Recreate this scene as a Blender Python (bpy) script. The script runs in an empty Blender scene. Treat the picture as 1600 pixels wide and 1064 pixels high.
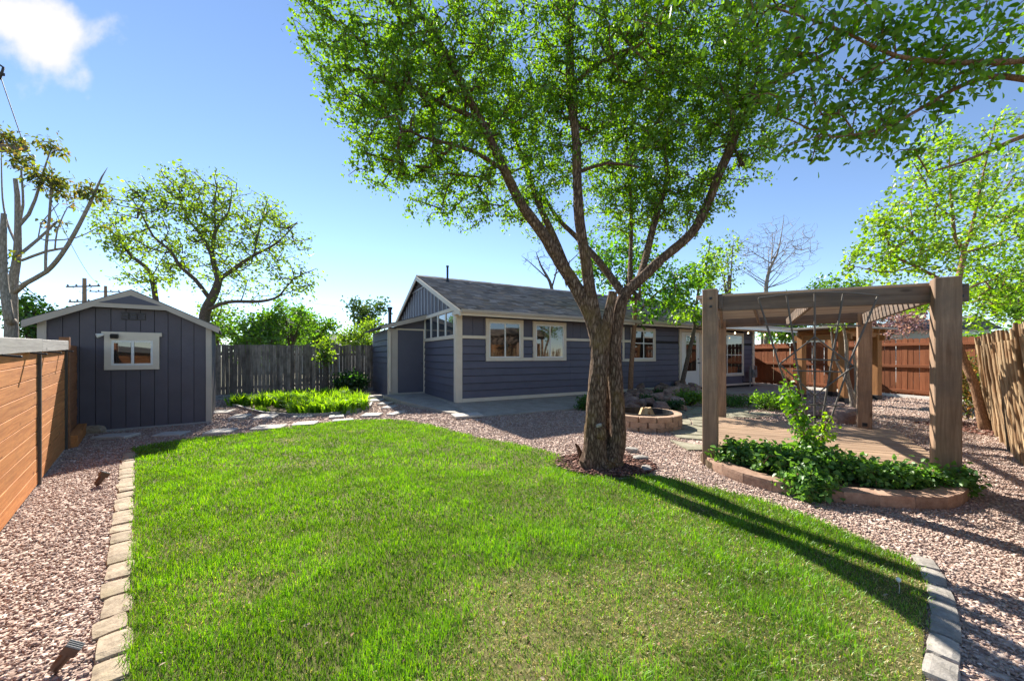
import bpy, math, random
import numpy as np
from mathutils import Vector, Matrix, noise as mnoise

random.seed(7)
rng = np.random.default_rng(7)
R = math.radians
scene = bpy.context.scene
COL = scene.collection

# ------------------------------------------------------------------ camera
FPX, EYE, CX, HY = 580.0, 1.35, 800.0, 556.0      # focal length in photo pixels, eye height, principal column, horizon row
cam_d = bpy.data.cameras.new('camera')
cam = bpy.data.objects.new('camera', cam_d)
COL.objects.link(cam)
cam.location = (0, 0, EYE)
cam.rotation_euler = (R(90), 0, 0)
cam_d.sensor_width = 36.0
cam_d.lens = 36.0 * FPX / 1600.0
cam_d.shift_y = (HY - 532.0) / 1600.0
cam_d.clip_start = 0.05
cam_d.clip_end = 2000
scene.camera = cam

# ------------------------------------------------------------------ sky, sun, exposure
SUN_EL = 37.0
SUN_AZ = math.degrees(math.atan2(-0.455, 0.89))     # from +Y, negative = to the left
world = bpy.data.worlds.new('World')
scene.world = world
world.use_nodes = True
wn, wl = world.node_tree.nodes, world.node_tree.links
for n_ in list(wn):
    wn.remove(n_)
w_out = wn.new('ShaderNodeOutputWorld')
w_bg = wn.new('ShaderNodeBackground')
w_sky = wn.new('ShaderNodeTexSky')
w_sky.sky_type = 'NISHITA'
w_sky.sun_disc = False
w_sky.sun_elevation = R(SUN_EL)
w_sky.sun_rotation = R(SUN_AZ)
w_sky.altitude = 400
w_sky.air_density = 0.75
w_sky.dust_density = 0.0
w_sky.ozone_density = 1.7
w_bg.inputs['Strength'].default_value = 0.092
wl.new(w_bg.outputs[0], w_out.inputs[0])
# one soft white cloud low in the upper left of the sky
w_tc = wn.new('ShaderNodeTexCoord')
w_sep = wn.new('ShaderNodeSeparateXYZ')
wl.new(w_tc.outputs['Generated'], w_sep.inputs[0])
def wmath(op, a, b=None, c=None):
    m = wn.new('ShaderNodeMath'); m.operation = op
    for i, v in enumerate((a, b, c)):
        if v is None: continue
        if isinstance(v, (int, float)): m.inputs[i].default_value = v
        else: wl.new(v, m.inputs[i])
    return m.outputs[0]
yy = wmath('MAXIMUM', w_sep.outputs['Y'], 0.05)
px = wmath('DIVIDE', w_sep.outputs['X'], yy)
pz = wmath('DIVIDE', w_sep.outputs['Z'], yy)
w_cmb = wn.new('ShaderNodeCombineXYZ')
wl.new(px, w_cmb.inputs[0]); wl.new(pz, w_cmb.inputs[2])
w_noi = wn.new('ShaderNodeTexNoise')
w_noi.inputs['Scale'].default_value = 4.2
w_noi.inputs['Detail'].default_value = 8.0
w_noi.inputs['Roughness'].default_value = 0.52
wl.new(w_cmb.outputs[0], w_noi.inputs['Vector'])
# tilted ellipse round the cloud's middle
cxn, czn = -1.34, 0.90
dx_ = wmath('SUBTRACT', px, cxn); dz_ = wmath('SUBTRACT', pz, czn)
ca_, sa_ = math.cos(R(-28)), math.sin(R(-28))
eu = wmath('ADD', wmath('MULTIPLY', dx_, ca_), wmath('MULTIPLY', dz_, sa_))
ev = wmath('SUBTRACT', wmath('MULTIPLY', dz_, ca_), wmath('MULTIPLY', dx_, sa_))
e2 = wmath('ADD', wmath('POWER', wmath('ABSOLUTE', wmath('DIVIDE', eu, 0.34)), 2.0), wmath('POWER', wmath('ABSOLUTE', wmath('DIVIDE', ev, 0.15)), 2.0))
den = wmath('SUBTRACT', wmath('ADD', 0.92, wmath('MULTIPLY', wmath('SUBTRACT', w_noi.outputs['Fac'], 0.5), 2.6)), wmath('SQRT', e2))
w_map = wn.new('ShaderNodeMapRange'); w_map.interpolation_type = 'SMOOTHSTEP'
w_map.inputs['From Min'].default_value = -0.05
w_map.inputs['From Max'].default_value = 0.50
wl.new(den, w_map.inputs['Value'])
w_mix = wn.new('ShaderNodeMixRGB')
wl.new(w_map.outputs[0], w_mix.inputs['Fac'])
wl.new(w_sky.outputs[0], w_mix.inputs['Color1'])
w_mix.inputs['Color2'].default_value = (4.3, 4.25, 4.2, 1)
wl.new(w_mix.outputs[0], w_bg.inputs['Color'])

sun_d = bpy.data.lights.new('sun', 'SUN')
sun_d.energy = 5.0
sun_d.angle = R(0.55)
sun_d.color = (1.0, 0.93, 0.82)
sun = bpy.data.objects.new('sun', sun_d)
COL.objects.link(sun)
S_TO = Vector((math.sin(R(SUN_AZ)) * math.cos(R(SUN_EL)), math.cos(R(SUN_AZ)) * math.cos(R(SUN_EL)), math.sin(R(SUN_EL))))
sun.rotation_euler = S_TO.to_track_quat('Z', 'Y').to_euler()
sun.location = S_TO * 60

scene.view_settings.view_transform = 'Standard'
scene.view_settings.look = 'None'
scene.view_settings.gamma = 1.0
scene.view_settings.use_curve_mapping = False
scene.view_settings.exposure = 1.38
scene.render.engine = 'CYCLES'
scene.cycles.max_bounces = 8
scene.cycles.transmission_bounces = 6
scene.cycles.transparent_max_bounces = 8

# ------------------------------------------------------------------ survey helpers
def gp(u, v, z=0.0):
    """point of the level z seen at photo pixel (u, v)"""
    Y = FPX * (EYE - z) / (v - HY)
    return Vector(((u - CX) / FPX * Y, Y, z))
def at(u, v, Y):
    return Vector(((u - CX) / FPX * Y, Y, EYE + (HY - v) / FPX * Y))

# ------------------------------------------------------------------ materials
MATS = {}
def nodes_of(name):
    m = bpy.data.materials.new(name)
    m.use_nodes = True
    nt = m.node_tree
    for n in list(nt.nodes): nt.nodes.remove(n)
    out = nt.nodes.new('ShaderNodeOutputMaterial')
    MATS[name] = m
    return m, nt, out
def _new(nt, t, **kw):
    n = nt.nodes.new(t)
    for k, v in kw.items():
        if k in n.inputs: n.inputs[k].default_value = v
        else: setattr(n, k, v)
    return n
def ramp(nt, fac, stops):
    r = nt.nodes.new('ShaderNodeValToRGB')
    els = r.color_ramp.elements
    while len(els) < len(stops): els.new(0.5)
    for e, (p, c) in zip(els, stops):
        e.position = p; e.color = (*c, 1)
    nt.links.new(fac, r.inputs[0])
    return r.outputs[0]
def coords(nt, scale=(1, 1, 1), world_space=False, per_object=True):
    if world_space:
        g = _new(nt, 'ShaderNodeNewGeometry'); src = g.outputs['Position']
    else:
        tc = _new(nt, 'ShaderNodeTexCoord'); src = tc.outputs['Object']
    if per_object and not world_space:
        oi = _new(nt, 'ShaderNodeObjectInfo')
        ml = _new(nt, 'ShaderNodeMath', operation='MULTIPLY'); ml.inputs[1].default_value = 37.0
        nt.links.new(oi.outputs['Random'], ml.inputs[0])
        ad = _new(nt, 'ShaderNodeVectorMath', operation='ADD')
        nt.links.new(src, ad.inputs[0]); nt.links.new(ml.outputs[0], ad.inputs[1])
        src = ad.outputs[0]
    mp = _new(nt, 'ShaderNodeMapping')
    mp.inputs['Scale'].default_value = scale
    nt.links.new(src, mp.inputs['Vector'])
    return mp.outputs[0]
def noise(nt, vec, scale, detail=4.0, rough=0.55, dist=0.0):
    n = _new(nt, 'ShaderNodeTexNoise')
    n.inputs['Scale'].default_value = scale; n.inputs['Detail'].default_value = detail
    n.inputs['Roughness'].default_value = rough; n.inputs['Distortion'].default_value = dist
    nt.links.new(vec, n.inputs['Vector'])
    return n.outputs['Fac']
def mixc(nt, fac, a, b, mode='MIX'):
    m = _new(nt, 'ShaderNodeMixRGB', blend_type=mode)
    for i, v in ((0, fac), (1, a), (2, b)):
        if isinstance(v, (int, float)): m.inputs[i].default_value = v
        elif isinstance(v, tuple): m.inputs[i].default_value = (*v, 1)
        else: nt.links.new(v, m.inputs[i])
    return m.outputs[0]
def mathn(nt, op, a, b=0.0):
    m = _new(nt, 'ShaderNodeMath', operation=op)
    for i, v in ((0, a), (1, b)):
        if isinstance(v, (int, float)): m.inputs[i].default_value = v
        else: nt.links.new(v, m.inputs[i])
    return m.outputs[0]
def bump(nt, h, strength, dist=0.01):
    b = _new(nt, 'ShaderNodeBump')
    b.inputs['Strength'].default_value = strength; b.inputs['Distance'].default_value = dist
    nt.links.new(h, b.inputs['Height'])
    return b.outputs[0]
def finish(nt, out, col, rough=0.7, normal=None, spec=0.3, metal=0.0):
    p = _new(nt, 'ShaderNodeBsdfPrincipled')
    if isinstance(col, tuple): p.inputs['Base Color'].default_value = (*col, 1)
    else: nt.links.new(col, p.inputs['Base Color'])
    if isinstance(rough, (int, float)): p.inputs['Roughness'].default_value = rough
    else: nt.links.new(rough, p.inputs['Roughness'])
    p.inputs['Specular IOR Level'].default_value = spec
    p.inputs['Metallic'].default_value = metal
    if normal is not None: nt.links.new(normal, p.inputs['Normal'])
    nt.links.new(p.outputs[0], out.inputs[0])
    return p
def obj_random(nt):
    return _new(nt, 'ShaderNodeObjectInfo').outputs['Random']

def mat_wood(name, dark, light, axis='X', stain=None, rough=0.75, stain_amt=0.5, var=0.35, grain=1.0):
    """sawn timber with grain along the local axis; each piece differs"""
    m, nt, out = nodes_of(name)
    lo, hi = 1.2 * grain, 22.0 * grain
    sc = {'X': (lo, hi, hi), 'Y': (hi, lo, hi), 'Z': (hi, hi, lo)}[axis]
    v = coords(nt, sc)
    g1 = noise(nt, v, 2.2, 6, 0.65, 0.6)
    v2 = coords(nt, tuple(s * 0.22 for s in sc))
    g2 = noise(nt, v2, 3.0, 3, 0.5, 1.2)
    f = mathn(nt, 'ADD', mathn(nt, 'MULTIPLY', g1, 0.65), mathn(nt, 'MULTIPLY', g2, 0.35))
    c = ramp(nt, f, [(0.32, dark), (0.52, tuple((a + b) / 2 for a, b in zip(dark, light))), (0.70, light)])
    rv = obj_random(nt)
    k = mathn(nt, 'ADD', 1.0 - var / 2, mathn(nt, 'MULTIPLY', rv, var))
    hv = _new(nt, 'ShaderNodeHueSaturation')
    nt.links.new(c, hv.inputs['Color']); nt.links.new(k, hv.inputs['Value'])
    hv.inputs['Hue'].default_value = 0.5
    c = hv.outputs[0]
    if stain:
        v3 = coords(nt, (1, 1, 1))
        s = noise(nt, v3, 3.0, 5, 0.65)
        sm = ramp(nt, s, [(0.42, (0, 0, 0)), (0.68, (1, 1, 1))])
        c = mixc(nt, mathn(nt, 'MULTIPLY', sm, stain_amt), c, stain)
    # knots
    vk = coords(nt, {'X': (2.2, 7, 7), 'Y': (7, 2.2, 7), 'Z': (7, 7, 2.2)}[axis])
    vo = _new(nt, 'ShaderNodeTexVoronoi'); vo.inputs['Scale'].default_value = 0.8
    nt.links.new(vk, vo.inputs['Vector'])
    km = ramp(nt, vo.outputs['Distance'], [(0.05, (1, 1, 1)), (0.12, (0, 0, 0))])
    c = mixc(nt, mathn(nt, 'MULTIPLY', km, 0.7), c, tuple(d * 0.45 for d in dark))
    nb = bump(nt, f, 0.55, 0.006)
    finish(nt, out, c, rough, nb, 0.2)
    return m

def mat_paint(name, col, rough=0.55, dirt=0.25, spec=0.35, grainaxis=None, var=0.08):
    m, nt, out = nodes_of(name)
    v = coords(nt, (1, 1, 1))
    n1 = noise(nt, v, 2.1, 6, 0.62)
    n2 = noise(nt, v, 38.0, 3, 0.6)
    c = ramp(nt, n1, [(0.30, tuple(x * (1 - dirt) for x in col)), (0.62, col), (0.85, tuple(min(1, x * (1 + dirt * 0.5)) for x in col))])
    rv = obj_random(nt)
    k = mathn(nt, 'ADD', 1 - var / 2, mathn(nt, 'MULTIPLY', rv, var))
    hv = _new(nt, 'ShaderNodeHueSaturation')
    nt.links.new(c, hv.inputs['Color']); nt.links.new(k, hv.inputs['Value'])
    h = n2
    if grainaxis:
        sc = {'X': (2, 60, 60), 'Z': (60, 60, 2)}[grainaxis]
        h = noise(nt, coords(nt, sc), 1.0, 4, 0.6)
    rr = mathn(nt, 'ADD', rough - 0.1, mathn(nt, 'MULTIPLY', n1, 0.22))
    finish(nt, out, hv.outputs[0], rr, bump(nt, h, 0.25, 0.004), spec)
    return m

def mat_stone(name, cols, scale=9.0, bumps=0.6, rough=0.85, var=0.3, moss=None):
    m, nt, out = nodes_of(name)
    v = coords(nt, (1, 1, 1))
    n1 = noise(nt, v, scale, 7, 0.68)
    n2 = noise(nt, v, scale * 6, 4, 0.7)
    f = mathn(nt, 'ADD', mathn(nt, 'MULTIPLY', n1, 0.7), mathn(nt, 'MULTIPLY', n2, 0.3))
    c = ramp(nt, f, [(0.34, cols[0]), (0.52, cols[1]), (0.70, cols[2])])
    rv = obj_random(nt)
    k = mathn(nt, 'ADD', 1 - var / 2, mathn(nt, 'MULTIPLY', rv, var))
    hv = _new(nt, 'ShaderNodeHueSaturation')
    nt.links.new(c, hv.inputs['Color']); nt.links.new(k, hv.inputs['Value'])
    c = hv.outputs[0]
    if moss:
        s = noise(nt, v, 5.5, 5, 0.6)
        c = mixc(nt, mathn(nt, 'MULTIPLY', ramp(nt, s, [(0.5, (0, 0, 0)), (0.72, (1, 1, 1))]), 0.6), c, moss)
    finish(nt, out, c, rough, bump(nt, f, bumps, 0.012), 0.2)
    return m

def mat_ground(name, cols, scale, bumps=0.5, cell=None):
    m, nt, out = nodes_of(name)
    v = coords(nt, world_space=True)
    n1 = noise(nt, v, scale, 8, 0.7)
    n2 = noise(nt, v, 0.9, 4, 0.6)
    c = ramp(nt, n1, [(0.32, cols[0]), (0.5, cols[1]), (0.68, cols[2])])
    c = mixc(nt, 0.35, c, ramp(nt, n2, [(0.35, cols[0]), (0.65, cols[2])]))
    h = n1
    if cell:
        vo = _new(nt, 'ShaderNodeTexVoronoi'); vo.inputs['Scale'].default_value = cell
        nt.links.new(v, vo.inputs['Vector'])
        sp = _new(nt, 'ShaderNodeSeparateColor'); nt.links.new(vo.outputs['Color'], sp.inputs[0])
        cc = ramp(nt, sp.outputs[0], [(0.1, cols[0]), (0.45, cols[1]), (0.85, cols[2])])
        c = mixc(nt, 0.75, c, cc)
        h = mathn(nt, 'SUBTRACT', 1.0, vo.outputs['Distance'])
    finish(nt, out, c, 0.9, bump(nt, h, bumps, 0.02), 0.15)
    return m

def mat_leaf(name, trans=0.5, gloss=0.06, tcol=(1.0, 1.0, 0.45)):
    """foliage: colour per leaf from the mesh, light comes through the blade"""
    m, nt, out = nodes_of(name)
    a = _new(nt, 'ShaderNodeAttribute', attribute_name='Col')
    d = _new(nt, 'ShaderNodeBsdfDiffuse'); nt.links.new(a.outputs['Color'], d.inputs[0])
    t = _new(nt, 'ShaderNodeBsdfTranslucent')
    tc = mixc(nt, 1.0, a.outputs['Color'], tcol, 'MULTIPLY')
    br = _new(nt, 'ShaderNodeHueSaturation'); br.inputs['Value'].default_value = 1.6
    br.inputs['Saturation'].default_value = 1.05
    nt.links.new(tc, br.inputs['Color'])
    nt.links.new(br.outputs[0], t.inputs[0])
    mx = _new(nt, 'ShaderNodeMixShader'); mx.inputs[0].default_value = trans
    nt.links.new(d.outputs[0], mx.inputs[1]); nt.links.new(t.outputs[0], mx.inputs[2])
    g = _new(nt, 'ShaderNodeBsdfGlossy'); g.inputs['Roughness'].default_value = 0.42
    g.inputs['Color'].default_value = (0.9, 0.95, 0.9, 1)
    m2 = _new(nt, 'ShaderNodeMixShader'); m2.inputs[0].default_value = gloss
    nt.links.new(mx.outputs[0], m2.inputs[1]); nt.links.new(g.outputs[0], m2.inputs[2])
    nt.links.new(m2.outputs[0], out.inputs[0])
    return m
def mat_attr(name, rough=0.85, bumps=0.4, bscale=60.0, spec=0.2):
    """opaque pieces coloured one by one from the mesh"""
    m, nt, out = nodes_of(name)
    a = _new(nt, 'ShaderNodeAttribute', attribute_name='Col')
    v = coords(nt, world_space=True)
    n1 = noise(nt, v, bscale, 4, 0.65)
    k = mathn(nt, 'ADD', 0.78, mathn(nt, 'MULTIPLY', n1, 0.44))
    hv = _new(nt, 'ShaderNodeHueSaturation')
    nt.links.new(a.outputs['Color'], hv.inputs['Color']); nt.links.new(k, hv.inputs['Value'])
    finish(nt, out, hv.outputs[0], rough, bump(nt, n1, bumps, 0.006), spec)
    return m
def mat_bark(name, dark, mid, light, scale=1.0, moss=None, strength=1.0):
    m, nt, out = nodes_of(name)
    v = coords(nt, (32 * scale, 32 * scale, 8.5 * scale), per_object=False)
    n0 = noise(nt, v, 0.6, 3, 0.5, 0.4)
    vo = _new(nt, 'ShaderNodeTexVoronoi', feature='DISTANCE_TO_EDGE')
    vo.inputs['Scale'].default_value = 1.0
    va = _new(nt, 'ShaderNodeVectorMath', operation='ADD')
    nt.links.new(v, va.inputs[0]); nt.links.new(n0, va.inputs[1])
    nt.links.new(va.outputs[0], vo.inputs['Vector'])
    n1 = noise(nt, v, 2.5, 7, 0.7, 0.5)
    edge = ramp(nt, vo.outputs['Distance'], [(0.0, (0, 0, 0)), (0.35, (1, 1, 1))])
    h = mathn(nt, 'ADD', mathn(nt, 'MULTIPLY', edge, 0.28), mathn(nt, 'MULTIPLY', n1, 0.85))
    c = ramp(nt, h, [(0.34, dark), (0.58, mid), (0.82, light)])
    if moss:
        s = noise(nt, coords(nt, (1, 1, 1), per_object=False), 3.2, 4, 0.6)
        c = mixc(nt, mathn(nt, 'MULTIPLY', ramp(nt, s, [(0.52, (0, 0, 0)), (0.70, (1, 1, 1))]), 0.55), c, moss)
    finish(nt, out, c, 0.9, bump(nt, h, strength, 0.022), 0.15)
    return m

mat_wood('fence_cedar', (0.38, 0.130, 0.040), (0.70, 0.30, 0.105), 'X', stain=(0.34, 0.15, 0.06), stain_amt=0.35, var=0.25)
mat_wood('fence_cedar_brown', (0.24, 0.10, 0.05), (0.42, 0.20, 0.10), 'X', var=0.2)
mat_wood('timber_grey', (0.25, 0.235, 0.225), (0.45, 0.43, 0.41), 'X', var=0.15)
mat_wood('picket_weathered', (0.13, 0.095, 0.072), (0.44, 0.365, 0.30), 'Z', stain=(0.06, 0.048, 0.042), stain_amt=0.7, var=0.8)
mat_wood('picket_red', (0.185, 0.060, 0.026), (0.36, 0.132, 0.058), 'Z', var=0.35)
mat_wood('rail_red', (0.185, 0.060, 0.026), (0.36, 0.132, 0.058), 'X', var=0.35)
mat_wood('pergola_post', (0.18, 0.108, 0.066), (0.42, 0.29, 0.195), 'Z', stain=(0.16, 0.12, 0.095), stain_amt=0.6, var=0.15, grain=0.8)
mat_wood('pergola_beam', (0.115, 0.080, 0.060), (0.255, 0.19, 0.145), 'X', stain=(0.10, 0.09, 0.085), stain_amt=0.6, var=0.2, grain=0.8)
mat_wood('pergola_slat', (0.28, 0.20, 0.14), (0.50, 0.39, 0.28), 'X', var=0.3)
mat_wood('deck_board', (0.25, 0.16, 0.10), (0.48, 0.34, 0.23), 'X', stain=(0.24, 0.17, 0.12), stain_amt=0.5, var=0.35)
mat_wood('arbor_post', (0.22, 0.10, 0.04), (0.42, 0.21, 0.085), 'Z', var=0.25)
mat_wood('arbor_beam', (0.22, 0.10, 0.04), (0.42, 0.21, 0.085), 'X', var=0.25)
mat_wood('coyote_pole', (0.11, 0.062, 0.030), (0.58, 0.43, 0.26), 'Z', stain=(0.19, 0.092, 0.038), stain_amt=0.85, var=1.0, grain=1.2)
mat_wood('fire_wood', (0.36, 0.24, 0.12), (0.62, 0.46, 0.27), 'Z', var=0.3)
mat_paint('siding_slate', (0.102, 0.100, 0.138), 0.55, 0.18, 0.35, 'X', var=0.14)
mat_paint('siding_slate_upright', (0.094, 0.091, 0.125), 0.55, 0.18, 0.35, 'Z', var=0.14)
mat_paint('shed_panel', (0.108, 0.098, 0.120), 0.6, 0.22, 0.3, 'Z', var=0.14)
mat_paint('trim_cream', (0.66, 0.58, 0.475), 0.5, 0.14, 0.35, var=0.05)
mat_paint('trim_taupe', (0.46, 0.41, 0.36), 0.55, 0.14, 0.3, var=0.05)
mat_paint('trim_grey', (0.34, 0.36, 0.42), 0.5, 0.12, 0.3)
mat_paint('white_vinyl', (0.74, 0.73, 0.70), 0.4, 0.08, 0.4)
mat_paint('door_slate', (0.080, 0.081, 0.116), 0.45, 0.12, 0.4)
mat_paint('metal_black', (0.018, 0.019, 0.022), 0.45, 0.3, 0.5)
mat_paint('metal_grey', (0.20, 0.20, 0.20), 0.5, 0.3, 0.5)
mat_paint('trellis_iron', (0.13, 0.112, 0.098), 0.6, 0.3, 0.4)
mat_paint('post_dark', (0.07, 0.062, 0.055), 0.5, 0.2, 0.4)
mat_paint('metal_bronze', (0.085, 0.038, 0.022), 0.42, 0.3, 0.5)
mat_paint('wire_black', (0.02, 0.02, 0.022), 0.6, 0.1)
mat_paint('house_cream', (0.52, 0.50, 0.46), 0.7, 0.12)
mat_paint('house_pale', (0.62, 0.62, 0.63), 0.7, 0.1)
mat_paint('roof_grey', (0.13, 0.125, 0.13), 0.85, 0.25, 0.2)
mat_paint('roof_tan', (0.42, 0.38, 0.33), 0.85, 0.2, 0.2)
mat_paint('underlay', (0.05, 0.048, 0.05), 0.9, 0.2, 0.1)
mat_stone('concrete', [(0.27, 0.245, 0.215), (0.38, 0.345, 0.30), (0.46, 0.42, 0.37)], 3.0, 0.25)
mat_stone('paver', [(0.36, 0.325, 0.29), (0.47, 0.435, 0.39), (0.57, 0.53, 0.48)], 7.0, 0.35)
mat_stone('edging_tan', [(0.20, 0.155, 0.11), (0.36, 0.295, 0.215), (0.50, 0.425, 0.325)], 11.0, 1.0, moss=(0.20, 0.17, 0.085))
mat_stone('edging_grey', [(0.19, 0.175, 0.155), (0.33, 0.305, 0.275), (0.46, 0.43, 0.39)], 11.0, 0.9)
mat_stone('planter_block', [(0.24, 0.145, 0.10), (0.37, 0.24, 0.175), (0.48, 0.345, 0.26)], 12.0, 0.9)
mat_stone('pit_block', [(0.29, 0.19, 0.13), (0.42, 0.29, 0.205), (0.53, 0.39, 0.29)], 12.0, 0.8)
mat_stone('rock_red', [(0.14, 0.09, 0.075), (0.27, 0.185, 0.155), (0.42, 0.32, 0.27)], 7.0, 1.0, var=0.7)
mat_stone('flagstone', [(0.17, 0.155, 0.11), (0.28, 0.26, 0.19), (0.39, 0.365, 0.28)], 6.0, 0.7, moss=(0.09, 0.11, 0.04))
mat_ground('gravel_ground', [(0.23, 0.16, 0.13), (0.41, 0.30, 0.25), (0.60, 0.49, 0.42)], 26.0, 0.9, cell=36.0)
mat_ground('soil', [(0.06, 0.042, 0.026), (0.115, 0.082, 0.050), (0.19, 0.145, 0.09)], 14.0, 0.8)
mat_ground('lawn_soil', [(0.06, 0.06, 0.022), (0.11, 0.12, 0.035), (0.20, 0.17, 0.075)], 16.0, 0.8)
mat_ground('mulch_ground', [(0.09, 0.042, 0.03), (0.15, 0.075, 0.055), (0.24, 0.14, 0.105)], 30.0, 0.9)
mat_ground('far_ground', [(0.08, 0.085, 0.04), (0.14, 0.13, 0.07), (0.24, 0.20, 0.13)], 2.0, 0.4)
mat_leaf('leaf', 0.60, 0.04)
mat_leaf('leaf_gloss', 0.42, 0.03)
mat_leaf('grass_blade', 0.45, 0.03, (1.0, 1.0, 0.5))
mat_attr('chip', 0.88, 0.5, 90.0)
mat_attr('shingle', 0.9, 0.7, 45.0, 0.15)
mat_bark('bark_elm', (0.030, 0.018, 0.013), (0.165, 0.104, 0.070), (0.40, 0.29, 0.21), 1.0, moss=(0.235, 0.155, 0.05))
mat_bark('bark_grey', (0.05, 0.038, 0.03), (0.13, 0.10, 0.08), (0.24, 0.19, 0.155), 1.6, strength=0.6)
mat_bark('bark_tan', (0.13, 0.07, 0.04), (0.27, 0.155, 0.09), (0.38, 0.24, 0.15), 1.4, strength=0.4)
mat_bark('bark_pale', (0.17, 0.14, 0.11), (0.31, 0.27, 0.225), (0.42, 0.37, 0.32), 1.3, strength=0.35)

def mat_glass(name, tint, ior=1.9):
    m, nt, out = nodes_of(name)
    v = coords(nt, (1, 1, 1), per_object=True)
    n1 = noise(nt, v, 1.3, 2, 0.5)
    c = ramp(nt, n1, [(0.35, tuple(t * 0.6 for t in tint)), (0.65, tint)])
    p = finish(nt, out, c, 0.03, bump(nt, noise(nt, v, 2.5, 1, 0.4), 0.02, 0.02), 0.5)
    p.inputs['IOR'].default_value = ior
    return m
mat_glass('window_glass', (0.024, 0.021, 0.020), 1.95)
mat_glass('window_glass_blue', (0.045, 0.055, 0.07), 2.2)
def mat_emit(name, col, s):
    m, nt, out = nodes_of(name)
    e = _new(nt, 'ShaderNodeEmission'); e.inputs[0].default_value = (*col, 1); e.inputs[1].default_value = s
    nt.links.new(e.outputs[0], out.inputs[0])
mat_emit('bulb_glow', (1.0, 0.72, 0.38), 4.0)

# ------------------------------------------------------------------ object helpers
def tag(o, label=None, cat=None, group=None, kind=None):
    if label: o['label'] = label
    if cat: o['category'] = cat
    if group: o['group'] = group
    if kind: o['kind'] = kind
    return o
def thing(name, loc, label, cat, rz=0.0, group=None):
    o = bpy.data.objects.new(name, None)
    o.empty_display_size = 0.1
    COL.objects.link(o)
    o.location = loc; o.rotation_euler = (0, 0, rz)
    return tag(o, label, cat, group)
def link(name, me, parent=None, loc=(0, 0, 0), rot=(0, 0, 0)):
    o = bpy.data.objects.new(name, me)
    COL.objects.link(o)
    o.location = loc; o.rotation_euler = rot
    if parent is not None: o.parent = parent
    return o
def np_mesh(name, V, F, mat, cols=None, smooth=False):
    """V (n,3), F (m,k) of one face size"""
    V = np.asarray(V, dtype=np.float32); F = np.asarray(F, dtype=np.int32)
    me = bpy.data.meshes.new(name)
    me.vertices.add(len(V)); me.vertices.foreach_set('co', V.ravel())
    k = F.shape[1]
    me.loops.add(F.size); me.loops.foreach_set('vertex_index', F.ravel())
    me.polygons.add(len(F))
    me.polygons.foreach_set('loop_start', np.arange(0, F.size, k, dtype=np.int32))
    if smooth: me.polygons.foreach_set('use_smooth', np.ones(len(F), dtype=bool))
    me.update(calc_edges=True)
    if cols is not None:
        a = me.color_attributes.new('Col', 'FLOAT_COLOR', 'POINT')
        c4 = np.ones((len(V), 4), dtype=np.float32); c4[:, :3] = cols
        a.data.foreach_set('color', c4.ravel())
    me.materials.append(MATS[mat])
    return me
class MB:
    """collects faces of any size; build() makes ONE mesh object"""
    def __init__(s): s.v, s.f, s.sm = [], [], []
    def add(s, vs, fs, smooth=False):
        o = len(s.v); s.v += [tuple(p) for p in vs]
        s.f += [tuple(i + o for i in f) for f in fs]; s.sm += [smooth] * len(fs)
    def box(s, x0, x1, y0, y1, z0, z1):
        vs = [(x, y, z) for z in (z0, z1) for y in (y0, y1) for x in (x0, x1)]
        s.add(vs, [(0, 2, 3, 1), (4, 5, 7, 6), (0, 1, 5, 4), (2, 6, 7, 3), (0, 4, 6, 2), (1, 3, 7, 5)])
    def prism(s, poly, z0, z1, axis='z'):
        n = len(poly)
        def P(a, b, c): return {'z': (a, b, c), 'x': (c, a, b), 'y': (a, c, b)}[axis]
        vs = [P(a, b, z0) for a, b in poly] + [P(a, b, z1) for a, b in poly]
        fs = [tuple(range(n - 1, -1, -1)), tuple(range(n, 2 * n))] + [(i, (i + 1) % n, (i + 1) % n + n, i + n) for i in range(n)]
        if axis == 'y': fs = [tuple(reversed(f)) for f in fs]
        s.add(vs, fs)
    def tube(s, pts, rad, n=8, caps=True, smooth=True):
        pts = [Vector(p) for p in pts]
        if isinstance(rad, (int, float)): rad = [rad] * len(pts)
        rings = []; up = None
        for i, p in enumerate(pts):
            d = (pts[min(i + 1, len(pts) - 1)] - pts[max(i - 1, 0)])
            d = d.normalized() if d.length > 1e-9 else Vector((0, 0, 1))
            if up is None:
                up = d.orthogonal().normalized()
            else:
                up = (up - d * up.dot(d)); up = up.normalized() if up.length > 1e-6 else d.orthogonal().normalized()
            b = d.cross(up)
            rings.append([p + (up * math.cos(2 * math.pi * k / n) + b * math.sin(2 * math.pi * k / n)) * rad[i] for k in range(n)])
        vs = [q for r in rings for q in r]
        fs = [(i * n + k, i * n + (k + 1) % n, (i + 1) * n + (k + 1) % n, (i + 1) * n + k) for i in range(len(pts) - 1) for k in range(n)]
        s.add(vs, fs, smooth)
        if caps:
            s.add(rings[0], [tuple(range(n - 1, -1, -1))]); s.add(rings[-1], [tuple(range(n))])
    def mesh(s, name, mat):
        me = bpy.data.meshes.new(name)
        me.from_pydata(s.v, [], s.f)
        me.polygons.foreach_set('use_smooth', s.sm)
        me.materials.append(MATS[mat]); me.update()
        return me
    def build(s, name, mat, parent=None, loc=(0, 0, 0), rot=(0, 0, 0)):
        return link(name, s.mesh(name, mat), parent, loc, rot)
_cb = {}
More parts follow.
